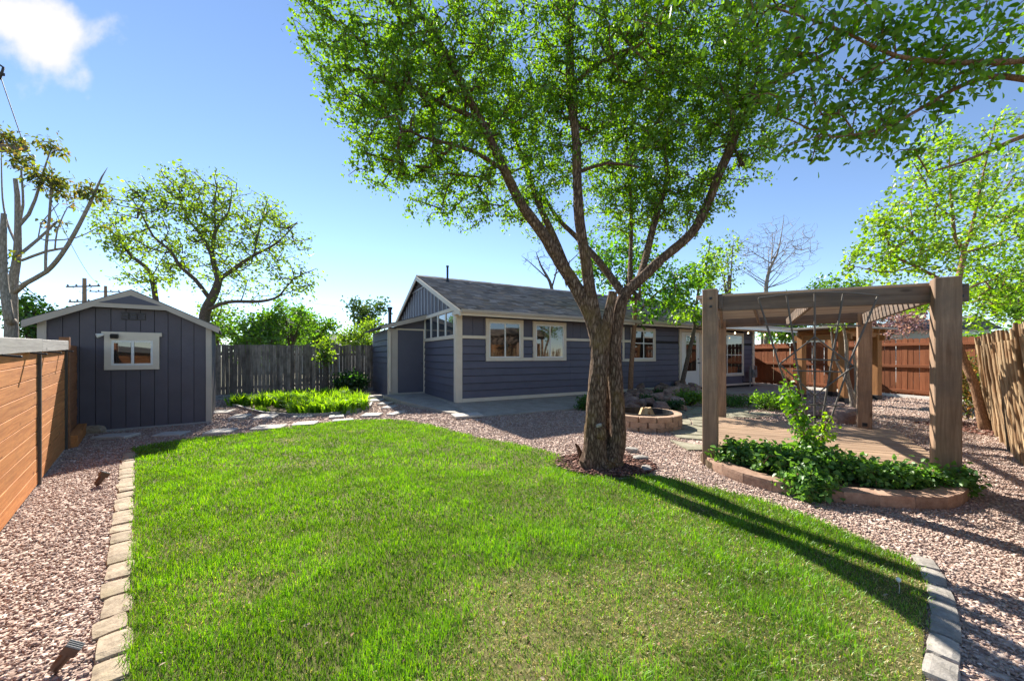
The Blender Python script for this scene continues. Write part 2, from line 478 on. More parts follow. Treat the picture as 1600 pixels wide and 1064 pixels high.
def cbox(sx, sy, sz, b, mat, name='piece'):
    """chamfered box centred on its origin, shared between pieces of one size"""
    key = (round(sx, 3), round(sy, 3), round(sz, 3), round(b, 4), mat, name)
    if key in _cb: return _cb[key]
    hx, hy, hz = sx / 2, sy / 2, sz / 2
    b = min(b, hx * .45, hy * .45, hz * .45)
    V, idx = [], {}
    for ix in (-1, 1):
        for iy in (-1, 1):
            for iz in (-1, 1):
                for ax in range(3):
                    p = [ix * (hx - b), iy * (hy - b), iz * (hz - b)]
                    p[ax] = (ix * hx, iy * hy, iz * hz)[ax]
                    idx[(ix, iy, iz, ax)] = len(V); V.append(tuple(p))
    Fs = []
    for ax in range(3):
        a1, a2 = [a for a in range(3) if a != ax]
        for sg in (-1, 1):
            q = []
            for s1, s2 in ((-1, -1), (1, -1), (1, 1), (-1, 1)):
                c = [0, 0, 0]; c[ax] = sg; c[a1] = s1; c[a2] = s2
                q.append(idx[(*c, ax)])
            Fs.append(q)
    for ax in range(3):
        a1, a2 = [a for a in range(3) if a != ax]
        for s1 in (-1, 1):
            for s2 in (-1, 1):
                c0 = [0, 0, 0]; c0[a1] = s1; c0[a2] = s2; c1 = list(c0); c0[ax] = -1; c1[ax] = 1
                Fs.append([idx[(*c0, a1)], idx[(*c1, a1)], idx[(*c1, a2)], idx[(*c0, a2)]])
    for ix in (-1, 1):
        for iy in (-1, 1):
            for iz in (-1, 1):
                Fs.append([idx[(ix, iy, iz, 0)], idx[(ix, iy, iz, 1)], idx[(ix, iy, iz, 2)]])
    Va = [Vector(v) for v in V]; out = []
    for f in Fs:
        c = sum((Va[i] for i in f), Vector()) / len(f)
        nrm = (Va[f[1]] - Va[f[0]]).cross(Va[f[2]] - Va[f[0]])
        out.append(tuple(f) if nrm.dot(c) > 0 else tuple(reversed(f)))
    me = bpy.data.meshes.new(name); me.from_pydata(V, [], out)
    me.materials.append(MATS[mat]); me.update()
    _cb[key] = me
    return me
def piece(name, size, loc, mat, parent=None, rot=(0, 0, 0), b=0.004):
    return link(name, cbox(*size, b, mat, name), parent, loc, rot)
_rk = {}
def rough_stone(sx, sy, sz, mat, seed, power=4.0, amp=0.10, name='stone'):
    """worn block: a rounded box with uneven faces"""
    key = (round(sx, 2), round(sy, 2), round(sz, 2), mat, seed, power)
    if key in _rk: return _rk[key]
    n = 4; V, F, idx = [], [], {}
    def vert(p):
        k = tuple(round(c, 4) for c in p)
        if k not in idx: idx[k] = len(V); V.append(p)
        return idx[k]
    for ax in range(3):
        for sg in (-1, 1):
            for i in range(n):
                for j in range(n):
                    q = []
                    for di, dj in ((0, 0), (1, 0), (1, 1), (0, 1)):
                        a = -1 + 2 * (i + di) / n; b_ = -1 + 2 * (j + dj) / n
                        p = [0, 0, 0]; p[ax] = sg; p[(ax + 1) % 3] = a; p[(ax + 2) % 3] = b_
                        q.append(vert(tuple(p)))
                    F.append(tuple(q) if sg > 0 else tuple(reversed(q)))
    off = Vector((seed * 3.17, seed * 1.31, seed * 2.3)); out = []
    for p in V:
        l = (abs(p[0]) ** power + abs(p[1]) ** power + abs(p[2]) ** power) ** (1 / power)
        q = Vector(p) / l
        k = 1 + amp * 1.6 * mnoise.noise(q * 1.3 + off) + amp * 0.6 * mnoise.noise(q * 3.7 + off)
        out.append((q.x * sx / 2 * k, q.y * sy / 2 * k, q.z * sz / 2 * k))
    me = bpy.data.meshes.new(name); me.from_pydata(out, [], F)
    me.materials.append(MATS[mat]); me.update()
    _rk[key] = me
    return me
def inside(poly, X, Y):
    """numpy point in polygon"""
    r = np.zeros(len(X), dtype=bool); n = len(poly)
    for i in range(n):
        x1, y1 = poly[i][0], poly[i][1]; x2, y2 = poly[(i + 1) % n][0], poly[(i + 1) % n][1]
        if y1 == y2: continue
        c = ((y1 > Y) != (y2 > Y)) & (X < (x2 - x1) * (Y - y1) / (y2 - y1) + x1)
        r ^= c
    return r
def clip(poly, a, b, c):
    """keep the part of a convex polygon with a*x+b*y<=c"""
    out = []
    for i in range(len(poly)):
        p, q = poly[i], poly[(i + 1) % len(poly)]
        dp, dq = a * p[0] + b * p[1] - c, a * q[0] + b * q[1] - c
        if dp <= 0: out.append(p)
        if (dp < 0) != (dq < 0) and abs(dp - dq) > 1e-12:
            t = dp / (dp - dq); out.append((p[0] + (q[0] - p[0]) * t, p[1] + (q[1] - p[1]) * t))
    return out
def sheet(name, poly, z, mat, parent=None):
    """flat polygon with its own thickness of 6 mm below"""
    m = MB(); m.prism([(p[0], p[1]) for p in poly], z - 0.006, z)
    return m.build(name, mat, parent)

# ------------------------------------------------------------------ foliage helpers
def unit(v): return v / np.maximum(np.linalg.norm(v, axis=1, keepdims=True), 1e-9)
def leaf_arrays(P, D, N, size, ratio, shape='oval', fold=0.25):
    """P base points, D pointing direction, N blade normal, size (n,) length"""
    D = unit(D); S = unit(np.cross(D, N)); N = np.cross(S, D)
    n = len(P); L = size[:, None]; Wd = L * ratio / 2
    if shape == 'oval':
        vs = [P, P + D * L * .30 + S * Wd * .95 + N * Wd * fold, P + D * L * .68 + S * Wd * .72 + N * Wd * fold * .7,
              P + D * L - N * L * .08, P + D * L * .68 - S * Wd * .72 + N * Wd * fold * .7, P + D * L * .30 - S * Wd * .95 + N * Wd * fold]
        V = np.stack(vs, 1).reshape(-1, 3); b = np.arange(n)[:, None] * 6
        F = np.concatenate([b + np.array([[0, 1, 2, 3]]), b + np.array([[0, 3, 4, 5]])])
        return V, F, 6
    vs = [P, P + D * L * .45 + S * Wd + N * Wd * fold, P + D * L, P + D * L * .45 - S * Wd + N * Wd * fold]
    V = np.stack(vs, 1).reshape(-1, 3); b = np.arange(n)[:, None] * 4
    F = np.concatenate([b + np.array([[0, 1, 2]]), b + np.array([[0, 2, 3]])])
    return V, F, 4
def leaf_colors(n, cols, g, spread=0.22):
    cols = np.array(cols); w = g.dirichlet(np.ones(len(cols)) * 0.7, n)
    c = w @ cols
    return np.clip(c * (1 + g.normal(0, spread, (n, 1))), 0.004, 0.9)
def resample(pts, step=0.16):
    """polyline of (x,y,z,r) smoothed and cut into short pieces"""
    P = np.array(pts, dtype=float)
    out = []
    n = len(P)
    for i in range(n - 1):
        p0, p1, p2, p3 = P[max(i - 1, 0)], P[i], P[i + 1], P[min(i + 2, n - 1)]
        m = max(1, int(np.linalg.norm(p2[:3] - p1[:3]) / step))
        for k in range(m):
            t = k / m
            q = 0.5 * ((2 * p1) + (-p0 + p2) * t + (2 * p0 - 5 * p1 + 4 * p2 - p3) * t * t + (-p0 + 3 * p1 - 3 * p2 + p3) * t ** 3)
            q[3] = p1[3] + (p2[3] - p1[3]) * t
            out.append(q)
    out.append(P[-1])
    return out
def tree(name, label, base, limbs, clouds, n_attr, per, lsize, cols, bark='bark_grey', leafmat='leaf', shape='diamond',
         cat='tree', seed=1, group=None, ratio=0.62, twig_r=0.004, sides=6, step=0.16, scatter=1.0, droop=0.35, bark_rough=0.0, trunk_limbs=1, parts=('trunk', 'branches', 'crown'), up=0.25, tuft=None):
    """limbs: polylines of (x,y,z,r); clouds: (x,y,z,rx,ry,rz,weight) crown volumes that twigs grow towards"""
    g = np.random.default_rng(seed)
    base = Vector(base); b0 = np.array(base)
    T = thing(name, base, label, cat, group=group)
    nodes, par, rad, lim = [], [], [], []
    for li, L in enumerate(limbs):
        q = resample(L, step * .5 if bark_rough and li < trunk_limbs else step)
        prev = -1
        if li > 0 and nodes:
            d = np.linalg.norm(np.array(nodes) - q[0][:3], axis=1); prev = int(d.argmin())
        for p in q:
            nodes.append(p[:3].copy()); par.append(prev); rad.append(p[3]); lim.append(li); prev = len(nodes) - 1
    n_limb = len(nodes)
    tips = []
    if clouds:
        W = np.array([c[6] if len(c) > 6 else 1.0 for c in clouds]); vol = np.array([c[3] * c[4] * c[5] for c in clouds]) ** 0.8
        pr = W * vol; pr /= pr.sum()
        pick = g.choice(len(clouds), n_attr, p=pr)
        A = []
        for k in pick:
            c = clouds[k]
            d = g.normal(size=3); d /= np.linalg.norm(d); d *= g.random() ** (1 / 2.4)
            A.append((c[0] + d[0] * c[3], c[1] + d[1] * c[4], c[2] + d[2] * c[5]))
        A = np.array(A)
        N0 = np.array(nodes)
        d0 = np.array([np.linalg.norm(N0 - a, axis=1).min() for a in A])
        order = d0.argsort()
        cap = n_limb + n_attr * 7 + 10
        NN = np.zeros((cap, 3)); NN[:n_limb] = N0; cnt = n_limb
        thin = np.zeros(cap); 
        r0 = np.array(rad); thin[:n_limb] = np.clip(r0 - 0.05, 0, 1) * 2.0
        lowz = b0[2] + (np.max(N0[:, 2]) - b0[2]) * 0.22
        for a in A[order]:
            dv = NN[:cnt] - a
            d = np.sqrt((dv ** 2).sum(1)) + np.where(dv[:, 2] > 0, dv[:, 2] * 0.5, 0) + thin[:cnt] + np.where(NN[:cnt, 2] < lowz, 0.8, 0)
            k = int(d.argmin()); s0 = NN[k].copy(); dist = np.linalg.norm(a - s0)
            m = int(np.clip(dist / max(step, 0.1), 1, 6))
            jit = g.normal(size=3) * dist * 0.10; prev = k
            for i in range(1, m + 1):
                t = i / m
                p = s0 + (a - s0) * t + jit * math.sin(t * math.pi) + np.array([0, 0, -1.0]) * dist * 0.10 * math.sin(t * math.pi)
                NN[cnt] = p; par.append(prev); rad.append(0.0); lim.append(-1); nodes.append(p); prev = cnt; cnt += 1
            tips.append((k, prev, m))
    nodes = np.array(nodes); n = len(nodes)
    # thickness: a twig carries what grows from it
    load = np.zeros(n); 
    for _, t, _m in tips: load[t] += 1
    for i in range(n - 1, -1, -1):
        if par[i] >= 0: load[par[i]] += load[i]
    r = np.array(rad)
    r = np.where(r > 0, r, twig_r * np.maximum(load, 1) ** 0.42)
    kids = [[] for _ in range(n)]
    for i in range(n):
        if par[i] >= 0: kids[par[i]].append(i)
    def chains(sel):
        done = np.zeros(n, dtype=bool)
        for i in range(n):
            if not sel[i] or done[i]: continue
            p = par[i]
            ch = [p, i] if p >= 0 else [i]
            done[i] = True
            cur = i
            while True:
                ks = [k for k in kids[cur] if sel[k] and not done[k]]
                if not ks: break
                same = [k for k in ks if lim[k] == lim[cur] and lim[k] >= 0]
                nx = same[0] if same else max(ks, key=lambda k: r[k])
                ch.append(nx); done[nx] = True; cur = nx
            yield ch
    lim = np.array(lim)
    for pname, sel in ((parts[0], (lim >= 0) & (lim < trunk_limbs)), (parts[1], (lim >= trunk_limbs) | (lim < 0))):
        if not sel.any() or pname is None: continue
        m = MB()
        for ch in chains(sel):
            if len(ch) < 2: continue
            rr = [r[j] for j in ch]
            if par[ch[1]] == ch[0] and lim[ch[1]] != lim[ch[0]]: rr[0] = min(rr[0], rr[1] * 1.25)
            big = max(rr) > 0.03
            ns = (30 if big and bark_rough else (max(sides, 8) if big else (5 if max(rr) > 0.012 else 3)))
            s0 = len(m.v)
            m.tube([nodes[j] - b0 for j in ch], rr, ns, caps=big)
            if big and bark_rough:
                for vi in range(s0, len(m.v)):
                    v = Vector(m.v[vi]); i_ = min((vi - s0) // ns, len(ch) - 1); c = Vector(nodes[ch[i_]] - b0)
                    o = v - c
                    if o.length < 1e-6: continue
                    w = mnoise.noise(Vector((v.x * 7, v.y * 7, v.z * 2.2))) * .6 + (.35 - abs(mnoise.noise(Vector((v.x * 17, v.y * 17, v.z * 3.2))))) * .9 + mnoise.noise(Vector((v.x * 40, v.y * 40, v.z * 14))) * .25
                    k_ = 1 + bark_rough * w
                    if v.z < .32: k_ += (1 - max(v.z, 0) / .32) ** 2 * .06 * max(0.0, math.cos(5 * math.atan2(o.y, o.x) + 1.1))
                    v = c + o * k_
                    m.v[vi] = tuple(v)
        m.build(pname, bark, T)
    if tips and per > 0:
        PB, DB = [], []
        for k, t, m_ in tips:
            # walk down the twig
            path = [t]; 
            while len(path) < m_ + 1 and par[path[-1]] >= 0: path.append(par[path[-1]])
            path = nodes[np.array(path)]
            ax = path[0] - path[-1]; al = np.linalg.norm(ax); ax = ax / max(al, 1e-6)
            q = g.random(per) ** 1.5 * (len(path) - 1)
            if tuft: q = q * 0.15
            i0 = np.minimum(q.astype(int), max(len(path) - 2, 0)); f = (q - i0)[:, None]
            pb = path[i0] * (1 - f) + path[np.minimum(i0 + 1, len(path) - 1)] * f
            pb = pb + g.normal(size=(per, 3)) * lsize * 0.9 * scatter
            db = ax * 0.5 + g.normal(size=(per, 3)) * 0.75 + np.array([0, 0, -droop])
            PB.append(pb); DB.append(db)
        PB = np.concatenate(PB) - b0; DB = np.concatenate(DB); k = len(PB)
        Nn = g.normal(size=(k, 3)) + np.array([0, 0, up * 3])
        sz = lsize * np.clip(g.normal(1, 0.25, k), 0.45, 1.6)
        V, F, kv = leaf_arrays(PB, DB, Nn, sz, ratio, shape)
        c = np.repeat(leaf_colors(k, cols, g), kv, 0)
        o = link(parts[2], np_mesh(parts[2], V, F, leafmat, c), T)
    return T
def cl(u, v, ru, rv, Y, ry, w=1.0):
    """crown volume seen at pixel (u,v), ru by rv pixels wide, ry metres deep"""
    p = at(u, v, Y); k = Y / FPX
    return (p.x, p.y, p.z, ru * k, ry, rv * k, w)
def lb(*pts):
    """limb from (u, v, depth, radius)"""
    return [(*at(u, v, Y), r) for u, v, Y, r in pts]
def blades(name, P, H, Wd, lean, cols, mat='grass_blade', parent=None, curl=0.5, seed=3):
    """grass: each blade a bent strip with a pointed tip"""
    g = np.random.default_rng(seed); n = len(P)
    a = g.random(n) * 2 * np.pi; S = np.stack([np.cos(a), np.sin(a), np.zeros(n)], 1)
    b = a + np.pi / 2 + g.normal(0, 0.5, n); L = np.stack([np.cos(b), np.sin(b), np.zeros(n)], 1)
    Z = np.array([0, 0, 1.0]); h = H[:, None]; w = Wd[:, None] / 2; l = lean[:, None]
    m1 = P + Z * h * .55 + L * l * h * .35
    tip = P + Z * h * (1 - curl * 0.25 * l) + L * l * h
    V = np.stack([P - S * w, P + S * w, m1 + S * w * .8, m1 - S * w * .8, tip], 1).reshape(-1, 3)
    i = np.arange(n)[:, None] * 5
    F = np.concatenate([i + np.array([[0, 1, 2]]), i + np.array([[0, 2, 3]]), i + np.array([[3, 2, 4]])])
    return link(name, np_mesh(name, V, F, mat, np.repeat(cols, 5, 0)), parent)

# ================================================================== THE SETTING
ground = MB()
ground.add([(-400, -60, -0.03), (400, -60, -0.03), (400, 700, -0.03), (-400, 700, -0.03)], [(0, 1, 2, 3)])
tag(ground.build('ground', 'far_ground'), kind='structure')

YARD = [(-1.2, -1.5), (-2.2, 0.3), (-9.0, 7.2), (-14, 10), (-10.5, 12.2), (-3.5, 17.0), (13, 19), (14, 10.5), (11, 7.6), (9.6, 7.2), (2.6, 1.0), (1.4, -1.5)]
tag(sheet('gravel_yard', YARD, 0.0, 'gravel_ground'), kind='structure')

LAWN = [gp(u, v) for u, v in ((1440, 1064), (1443, 1010), (1447, 960), (1449, 920), (1441, 891), (1405, 872), (1350, 846), (1290, 820), (1235, 800), (1180, 781),
        (1110, 763), (1050, 750), (1010, 745), (960, 751), (915, 745), (885, 730), (874, 713), (850, 705), (800, 694), (745, 685), (690, 670), (650, 661), (610, 656), (560, 658),
        (500, 663), (440, 671), (370, 680), (300, 687), (240, 695), (206, 702))]
LAWN += [Vector((-5.12, 5.06, 0)), Vector((-1.66, 1.60, 0)), Vector((-0.55, 0.45, 0)), Vector((0.4, -0.2, 0)), Vector((1.35, 0.5, 0))]
tag(sheet('lawn', LAWN, 0.012, 'lawn_soil'), kind='structure')
LAWN2 = [(p.x, p.y) for p in LAWN]

HA = R(29.0); HC = Vector((-1.41, 9.53, 0))            # the house: near corner and turn
HX, HYV = Vector((math.cos(HA), math.sin(HA), 0)), Vector((-math.sin(HA), math.cos(HA), 0))
def hw(x, y, z=0.0): return HC + HX * x + HYV * y + Vector((0, 0, z))

# concrete walk along the house, falling slightly to the yard
walk = MB()
def walk_quad(pts, t=0.12):
    n = len(pts); vs = [tuple(p) for p in pts] + [(p[0], p[1], p[2] - t) for p in pts]
    walk.add(vs, [tuple(range(n)), tuple(range(2 * n - 1, n - 1, -1))] + [(i, i + n, (i + 1) % n + n, (i + 1) % n) for i in range(n)])
SLAB_OUT = [hw(-1.32, 2.8, .145), hw(-1.15, 1.6, .125), hw(-0.55, -0.75, .05), hw(-0.12, -1.62, .03), hw(0.35, -1.62, .03), hw(5.6, -1.62, .03)]
walk_quad([hw(5.6, -1.62, .03), hw(5.6, 0.3, .15), hw(0.0, 0.3, .15), hw(0.0, 0.0, .15), hw(-0.12, -1.62, .03)][::-1])
walk_quad([hw(0.0, 0.3, .15), hw(0.0, 2.95, .15), hw(-1.32, 2.95, .15), hw(-1.15, 1.6, .125), hw(-0.55, -0.75, .05), hw(-0.12, -1.62, .03), hw(0.0, 0.0, .15)][::-1])
tag(walk.build('walkway', 'concrete'), kind='structure')
SLAB2 = [(p.x, p.y) for p in SLAB_OUT] + [(hw(5.6, 0.3).x, hw(5.6, 0.3).y), (hw(0, 3).x, hw(0, 3).y)]
tag(link('paving_slab', cbox(0.62, 0.42, 0.05, 0.008, 'paver', 'paving_slab'), None, hw(-0.30, -1.42, 0.045), (0, 0, HA - 0.1)), kind='structure')

# patio beyond the rock garden
PATIO = [hw(8.4, -1.0), hw(14.4, -3.6), hw(15.6, -0.4), hw(13.6, 0.2), hw(8.4, 0.2)]
tag(sheet('patio', PATIO, 0.03, 'concrete'), kind='structure')
PATIO2 = [(p.x, p.y) for p in PATIO]

# ================================================================== THE HOUSE
house = thing('house', HC, 'long slate blue house with cream trim and grey shingle roof', 'house', HA)
LEN, WID, RIDGE_Y, RIDGE_Z, SL = 13.6, 6.3, 3.5, 4.08, 0.385
FL = 0.15
def roof_z(y): return RIDGE_Z - SL * abs(y - RIDGE_Y)
core = MB()
core.prism([(0.03, -0.1), (WID - 0.03, -0.1), (WID - 0.03, roof_z(WID) - .1), (RIDGE_Y, RIDGE_Z - .12), (0.03, roof_z(0) - .1)], 0.03, LEN - 0.03, 'x')
core.build('wall', 'underlay', house)
BT0, BT1 = 1.80, 1.88                                # belt trim
def lap(name, length, h, mat='siding_slate', t=0.036):
    key = ('lap', round(length, 3), round(h, 3), mat)
    if key not in _cb:
        m = MB()
        m.prism([(0.0, 0.0), (-t, 0.0), (-0.006, h), (0.0, h)][::-1], 0, length, 'x')
        _cb[key] = m.mesh(name, mat)
    return _cb[key]
# front wall: lapped boards below the belt, grooved panels above, full laps right of the third window
nb = 8; bh = (BT0 - 0.25) / nb
for i in range(nb):
    z0 = 0.25 + i * bh
    for x0, x1 in ((0.13, 3.62), (3.62, 6.9), (6.9, 8.64)):
        link('siding_board', lap('siding_board', x1 - x0 - .004, bh - .012), house, (x0, 0.0, z0))  # boards cut short: the gap bares dark underlay as a lap shadow line
    link('siding_board', lap('siding_board', 0.76, bh - .012), house, (12.80, 0.0, z0))
for i in range(3):
    z0 = BT1 + i * 0.19
    link('siding_board', lap('siding_board', 8.62 - 7.40, 0.178), house, (7.40, 0.0, z0))
    link('siding_board', lap('siding_board', 0.76, 0.178), house, (12.80, 0.0, z0))
x = 0.13
while x < 7.38:
    w = min(0.30, 7.39 - x)
    piece('wall_panel', (w - 0.006, 0.018, 2.45 - BT1), (x + w / 2, -0.003, (2.45 + BT1) / 2), 'siding_slate_upright', house, b=.004)
    x += w
def trim(x0, x1, z0, z1, y=-0.044, t=0.046, name='trim', mat='trim_cream'):
    return piece(name, (x1 - x0, t, z1 - z0), ((x0 + x1) / 2, y + t / 2 - 0.006, (z0 + z1) / 2), mat, house, b=.004)
trim(0.13, 0.80, BT0, BT1); trim(1.95, 2.28, BT0, BT1); trim(3.45, 5.78, BT0, BT1)
trim(0.13, 8.64, FL, 0.245, name='base_board')
trim(-0.035, 0.13, FL, 2.47, y=-.034, name='corner_board')
def window(x0, x1, z0, z1, panes=2, fw=0.095, parent=house, glass='window_glass', sill=True, mat='trim_cream', name='window', y=0.0, rails=()):
    """sliding window: casing of four boards, sash bars, recessed panes"""
    f = MB(); yy0, yy1 = y - 0.056, y + 0.002
    f.box(x0, x1, yy0, yy1, z1 - fw, z1); f.box(x0, x1, yy0 - .004, yy1, z0, z0 + fw * .95)
    f.box(x0, x0 + fw, yy0, yy1, z0 + fw * .95, z1 - fw); f.box(x1 - fw, x1, yy0, yy1, z0 + fw * .95, z1 - fw)
    fr = f.build(name, mat, parent)
    s = MB(); ix0, ix1, iz0, iz1 = x0 + fw, x1 - fw, z0 + fw * .95, z1 - fw; b = 0.032
    s.box(ix0, ix1, y - .044, y, iz1 - b, iz1); s.box(ix0, ix1, y - .044, y, iz0, iz0 + b)
    pw = (ix1 - ix0) / panes
    for k in range(panes + 1):
        xc = ix0 + pw * k; a0 = max(ix0, xc - b * .6 if 0 < k < panes else xc - b); a1 = min(ix1, xc + (b * .6 if 0 < k < panes else b))
        s.box(a0, a1, y - .046, y - .001, iz0 + b, iz1 - b)
    for rz in rails: s.box(ix0 + b, ix1 - b, y - .043, y - .002, rz - .015, rz + .015)
    s.build('sash', 'white_vinyl', fr)
    for k in range(panes):
        g0, g1 = ix0 + pw * k + .018, ix0 + pw * (k + 1) - .018
        m = MB(); m.box(g0 + .006, g1 - .006, -.004, .004, -(iz1 - iz0) / 2 + b * .8, (iz1 - iz0) / 2 - b * .8)
        m.build('pane', glass, fr, (0, y - .038, (iz0 + iz1) / 2), (R(0.25 * (k - .5)), 0, 0))
    return fr
window(0.80, 1.95, 1.21, 2.35); window(2.28, 3.45, 1.21, 2.34)
trim(1.95, 2.28, 1.21, 1.30)
window(6.18, 7.36, 1.16, 2.30, rails=(1.78,)); trim(5.78, 5.86, 1.16, 2.3); trim(5.86, 6.18, 1.16, 1.25); trim(5.86, 6.18, BT0, BT1)
# glazed back door with a frame, and the big window beside it
piece('door_frame', (0.13, 0.05, 2.22), (8.72, -0.02, 1.24), 'trim_cream', house); piece('door_frame', (0.20, 0.05, 2.22), (9.95, -0.02, 1.24), 'trim_cream', house)
piece('door_frame', (1.06, 0.05, 0.10), (9.32, -0.021, 2.30), 'trim_cream', house)
bd = piece('door', (1.04, 0.04, 2.08), (9.32, -0.012, 1.20), 'white_vinyl', house)
m = MB(); m.box(-.30, .30, -.030, -.018, -.42, .90); m.build('pane', 'window_glass', bd)
m = MB(); m.box(-.34, .34, -.034, -.020, .90, .95); m.box(-.34, .34, -.034, -.020, -.47, -.42); m.box(-.34, -.30, -.034, -.020, -.42, .90); m.box(.30, .34, -.034, -.020, -.42, .90); m.box(-.30, .30, -.036, -.031, .60, .63); m.build('glazing_bead', 'white_vinyl', bd)
m = MB(); m.tube([(.43, -.02, -.12), (.43, -.07, -.12)], .022, 8); m.tube([(.43, -.07, -.12), (.43, -.10, -.12)], .032, 8); m.tube([(.43, -.02, .03), (.43, -.05, .03)], .026, 8); m.build('door_handle', 'metal_grey', bd)
piece('threshold', (1.5, 0.14, 0.05), (9.3, -0.06, 0.17), 'trim_taupe', house)
window(10.12, 10.42, 0.62, 2.30, panes=1, fw=.05); window(10.44, 12.78, 0.52, 2.30, panes=2, rails=(1.39,))
for i in range(2): link('siding_board', lap('siding_board', 2.60, 0.19), house, (10.14, 0, 0.16 + i * .18))
trim(10.06, 13.6, FL - .02, 0.20, name='base_board', y=-.036); trim(13.46, 13.62, 0.2, 2.45, name='corner_board')
m = MB(); m.box(LEN - .03, LEN, 0, WID, 0, 2.7); m.build('end_wall', 'siding_slate', house)
# ---- gable end (x = 0, faces left)
gab = HA
def gpiece(name, y0, y1, z0, z1, t, x, mat):
    return piece(name, (t, y1 - y0, z1 - z0), (x, (y0 + y1) / 2, (z0 + z1) / 2), mat, house, b=.004)
gl = 8
for i in range(gl):
    h = (1.80 - .15) / gl
    o = link('siding_board', lap('siding_board', 2.80, h - .012), house, (0.0, 2.93, .15 + i * h), (0, 0, R(-90)))  # same short boards, dark underlay standing in for the shadow lines
gpiece('corner_board', -0.004, 0.125, FL, 2.52, .048, -.022, 'trim_cream')
CZ0, CZ1 = 1.80, 2.62
gpiece('window_casing', 0.125, 2.93, CZ0, CZ0 + .10, .056, -.022, 'trim_cream'); gpiece('window_casing', 0.125, 2.93, CZ1 - .10, CZ1, .056, -.022, 'trim_cream')
for k in range(5):
    yc = 0.16 + k * .68
    gpiece('window_mullion', yc - .03, yc + .03, CZ0 + .10, CZ1 - .10, .040, -.016, 'white_vinyl')
    if k < 4: gpiece('pane', yc + .032, yc + .648, CZ0 + .105, CZ1 - .105, .008, -.008, 'window_glass_blue')
# upper gable: panels with battens, a louvre under the ridge
LZ = 3.62
y = -0.0
while y < WID - .05:
    w = min(0.36, WID - .05 - y)
    za, zb = roof_z(y + .01) - .13, roof_z(y + w) - .13
    zt = min(max(za, zb), LZ)
    p = MB(); lo = CZ1 if y < 2.9 else 2.55
    ta, tb = min(za, LZ), min(zb, LZ)
    if max(ta, tb) > lo + .05:
        p.prism([(y + .003, lo), (y + w - .003, lo), (y + w - .003, max(tb, lo + .01)), (y + .003, max(ta, lo + .01))], -.010, .02, 'x'); p.build('wall_panel', 'siding_slate_upright', house)
        if min(ta, LZ) > lo + .05 and y > .05: gpiece('batten', y - .022, y + .022, lo, min(ta, LZ), .026, -.019, 'trim_grey')
    y += w
for i in range(5):
    z = LZ + .04 + i * .075
    hwid = (RIDGE_Z - .16 - z) / SL
    if hwid > .06: piece('louvre', (.09, 2 * hwid, .012), (-.02, RIDGE_Y, z), 'siding_slate', house, (0, R(35), 0))
gpiece('louvre_sill', RIDGE_Y - 1.0, RIDGE_Y + 1.0, LZ - .03, LZ + .01, .05, -.022, 'trim_grey')
# ---- roof
def slope_pts(y0, y1, x0, x1, lift0, lift1):
    return [(x0, y0, roof_z(y0) + lift0), (x1, y0, roof_z(y0) + lift0), (x1, y1, roof_z(y1) + lift0), (x0, y1, roof_z(y1) + lift0),
            (x0, y0, roof_z(y0) + lift1), (x1, y0, roof_z(y0) + lift1), (x1, y1, roof_z(y1) + lift1), (x0, y1, roof_z(y1) + lift1)]
OV = 0.60; RK = 0.13
roof = MB()
hexf = [(0, 3, 2, 1), (4, 5, 6, 7), (0, 1, 5, 4), (1, 2, 6, 5), (2, 3, 7, 6), (3, 0, 4, 7)]
roof.add(slope_pts(-OV, RIDGE_Y, -RK, LEN + .25, -.10, -.03), hexf)
roof.add(slope_pts(WID + .35, RIDGE_Y, -RK, LEN + .25, -.10, -.03), [tuple(reversed(f)) for f in hexf])
roof_o = roof.build('roof', 'underlay', house)
# shingle tabs: real overlapping pieces
tabs_v, tabs_f, tabs_c = [], [], []
g = np.random.default_rng(11)
ca, sa = math.cos(math.atan(SL)), math.sin(math.atan(SL))
def tab_slope(y_eave, sgn):
    L_ = abs(RIDGE_Y - y_eave) / ca; nrow = int(L_ / .135) + 1
    for r_ in range(nrow):
        s0 = r_ * .135; s1 = min(s0 + .165, L_)
        x = -RK - .01 - g.random() * .2
        while x < LEN + .26:
            w = g.uniform(.16, .34); x0, x1 = max(x, -RK - .015), min(x + w - .004, LEN + .27); x += w
            if x1 - x0 < .03: continue
            t = .008 + g.random() * .007
            b = len(tabs_v)
            for s_, l_ in ((s0, t), (s1, .002)):
                yy_ = y_eave + sgn * s_ * ca; zz = RIDGE_Z - SL * abs(yy_ - RIDGE_Y) - .03 + l_ + r_ * 0.0
                for xx in (x0, x1): tabs_v.append((xx, yy_ - sgn * 0 , zz))
            yy_ = y_eave + sgn * s0 * ca; zz = RIDGE_Z - SL * abs(yy_ - RIDGE_Y) - .034
            tabs_v.append((x0, yy_, zz)); tabs_v.append((x1, yy_, zz))
            if sgn > 0: tabs_f.extend([(b, b + 1, b + 3, b + 2), (b + 4, b + 5, b + 1, b)])
            else: tabs_f.extend([(b + 2, b + 3, b + 1, b), (b, b + 1, b + 5, b + 4)])
            k = g.choice([.6, .8, 1, 1.15, 1.45], p=[.18, .25, .27, .2, .1]) * g.uniform(.9, 1.1)
            base = np.array((.200, .184, .178)) if g.random() < .75 else np.array((.235, .19, .155))
            tabs_c.extend([base * k] * 6)
tab_slope(-OV - .02, 1); tab_slope(WID + .37, -1)
tag(link('shingles', np_mesh('shingles', tabs_v, tabs_f, 'shingle', np.array(tabs_c)), roof_o), kind='stuff')
m = MB()
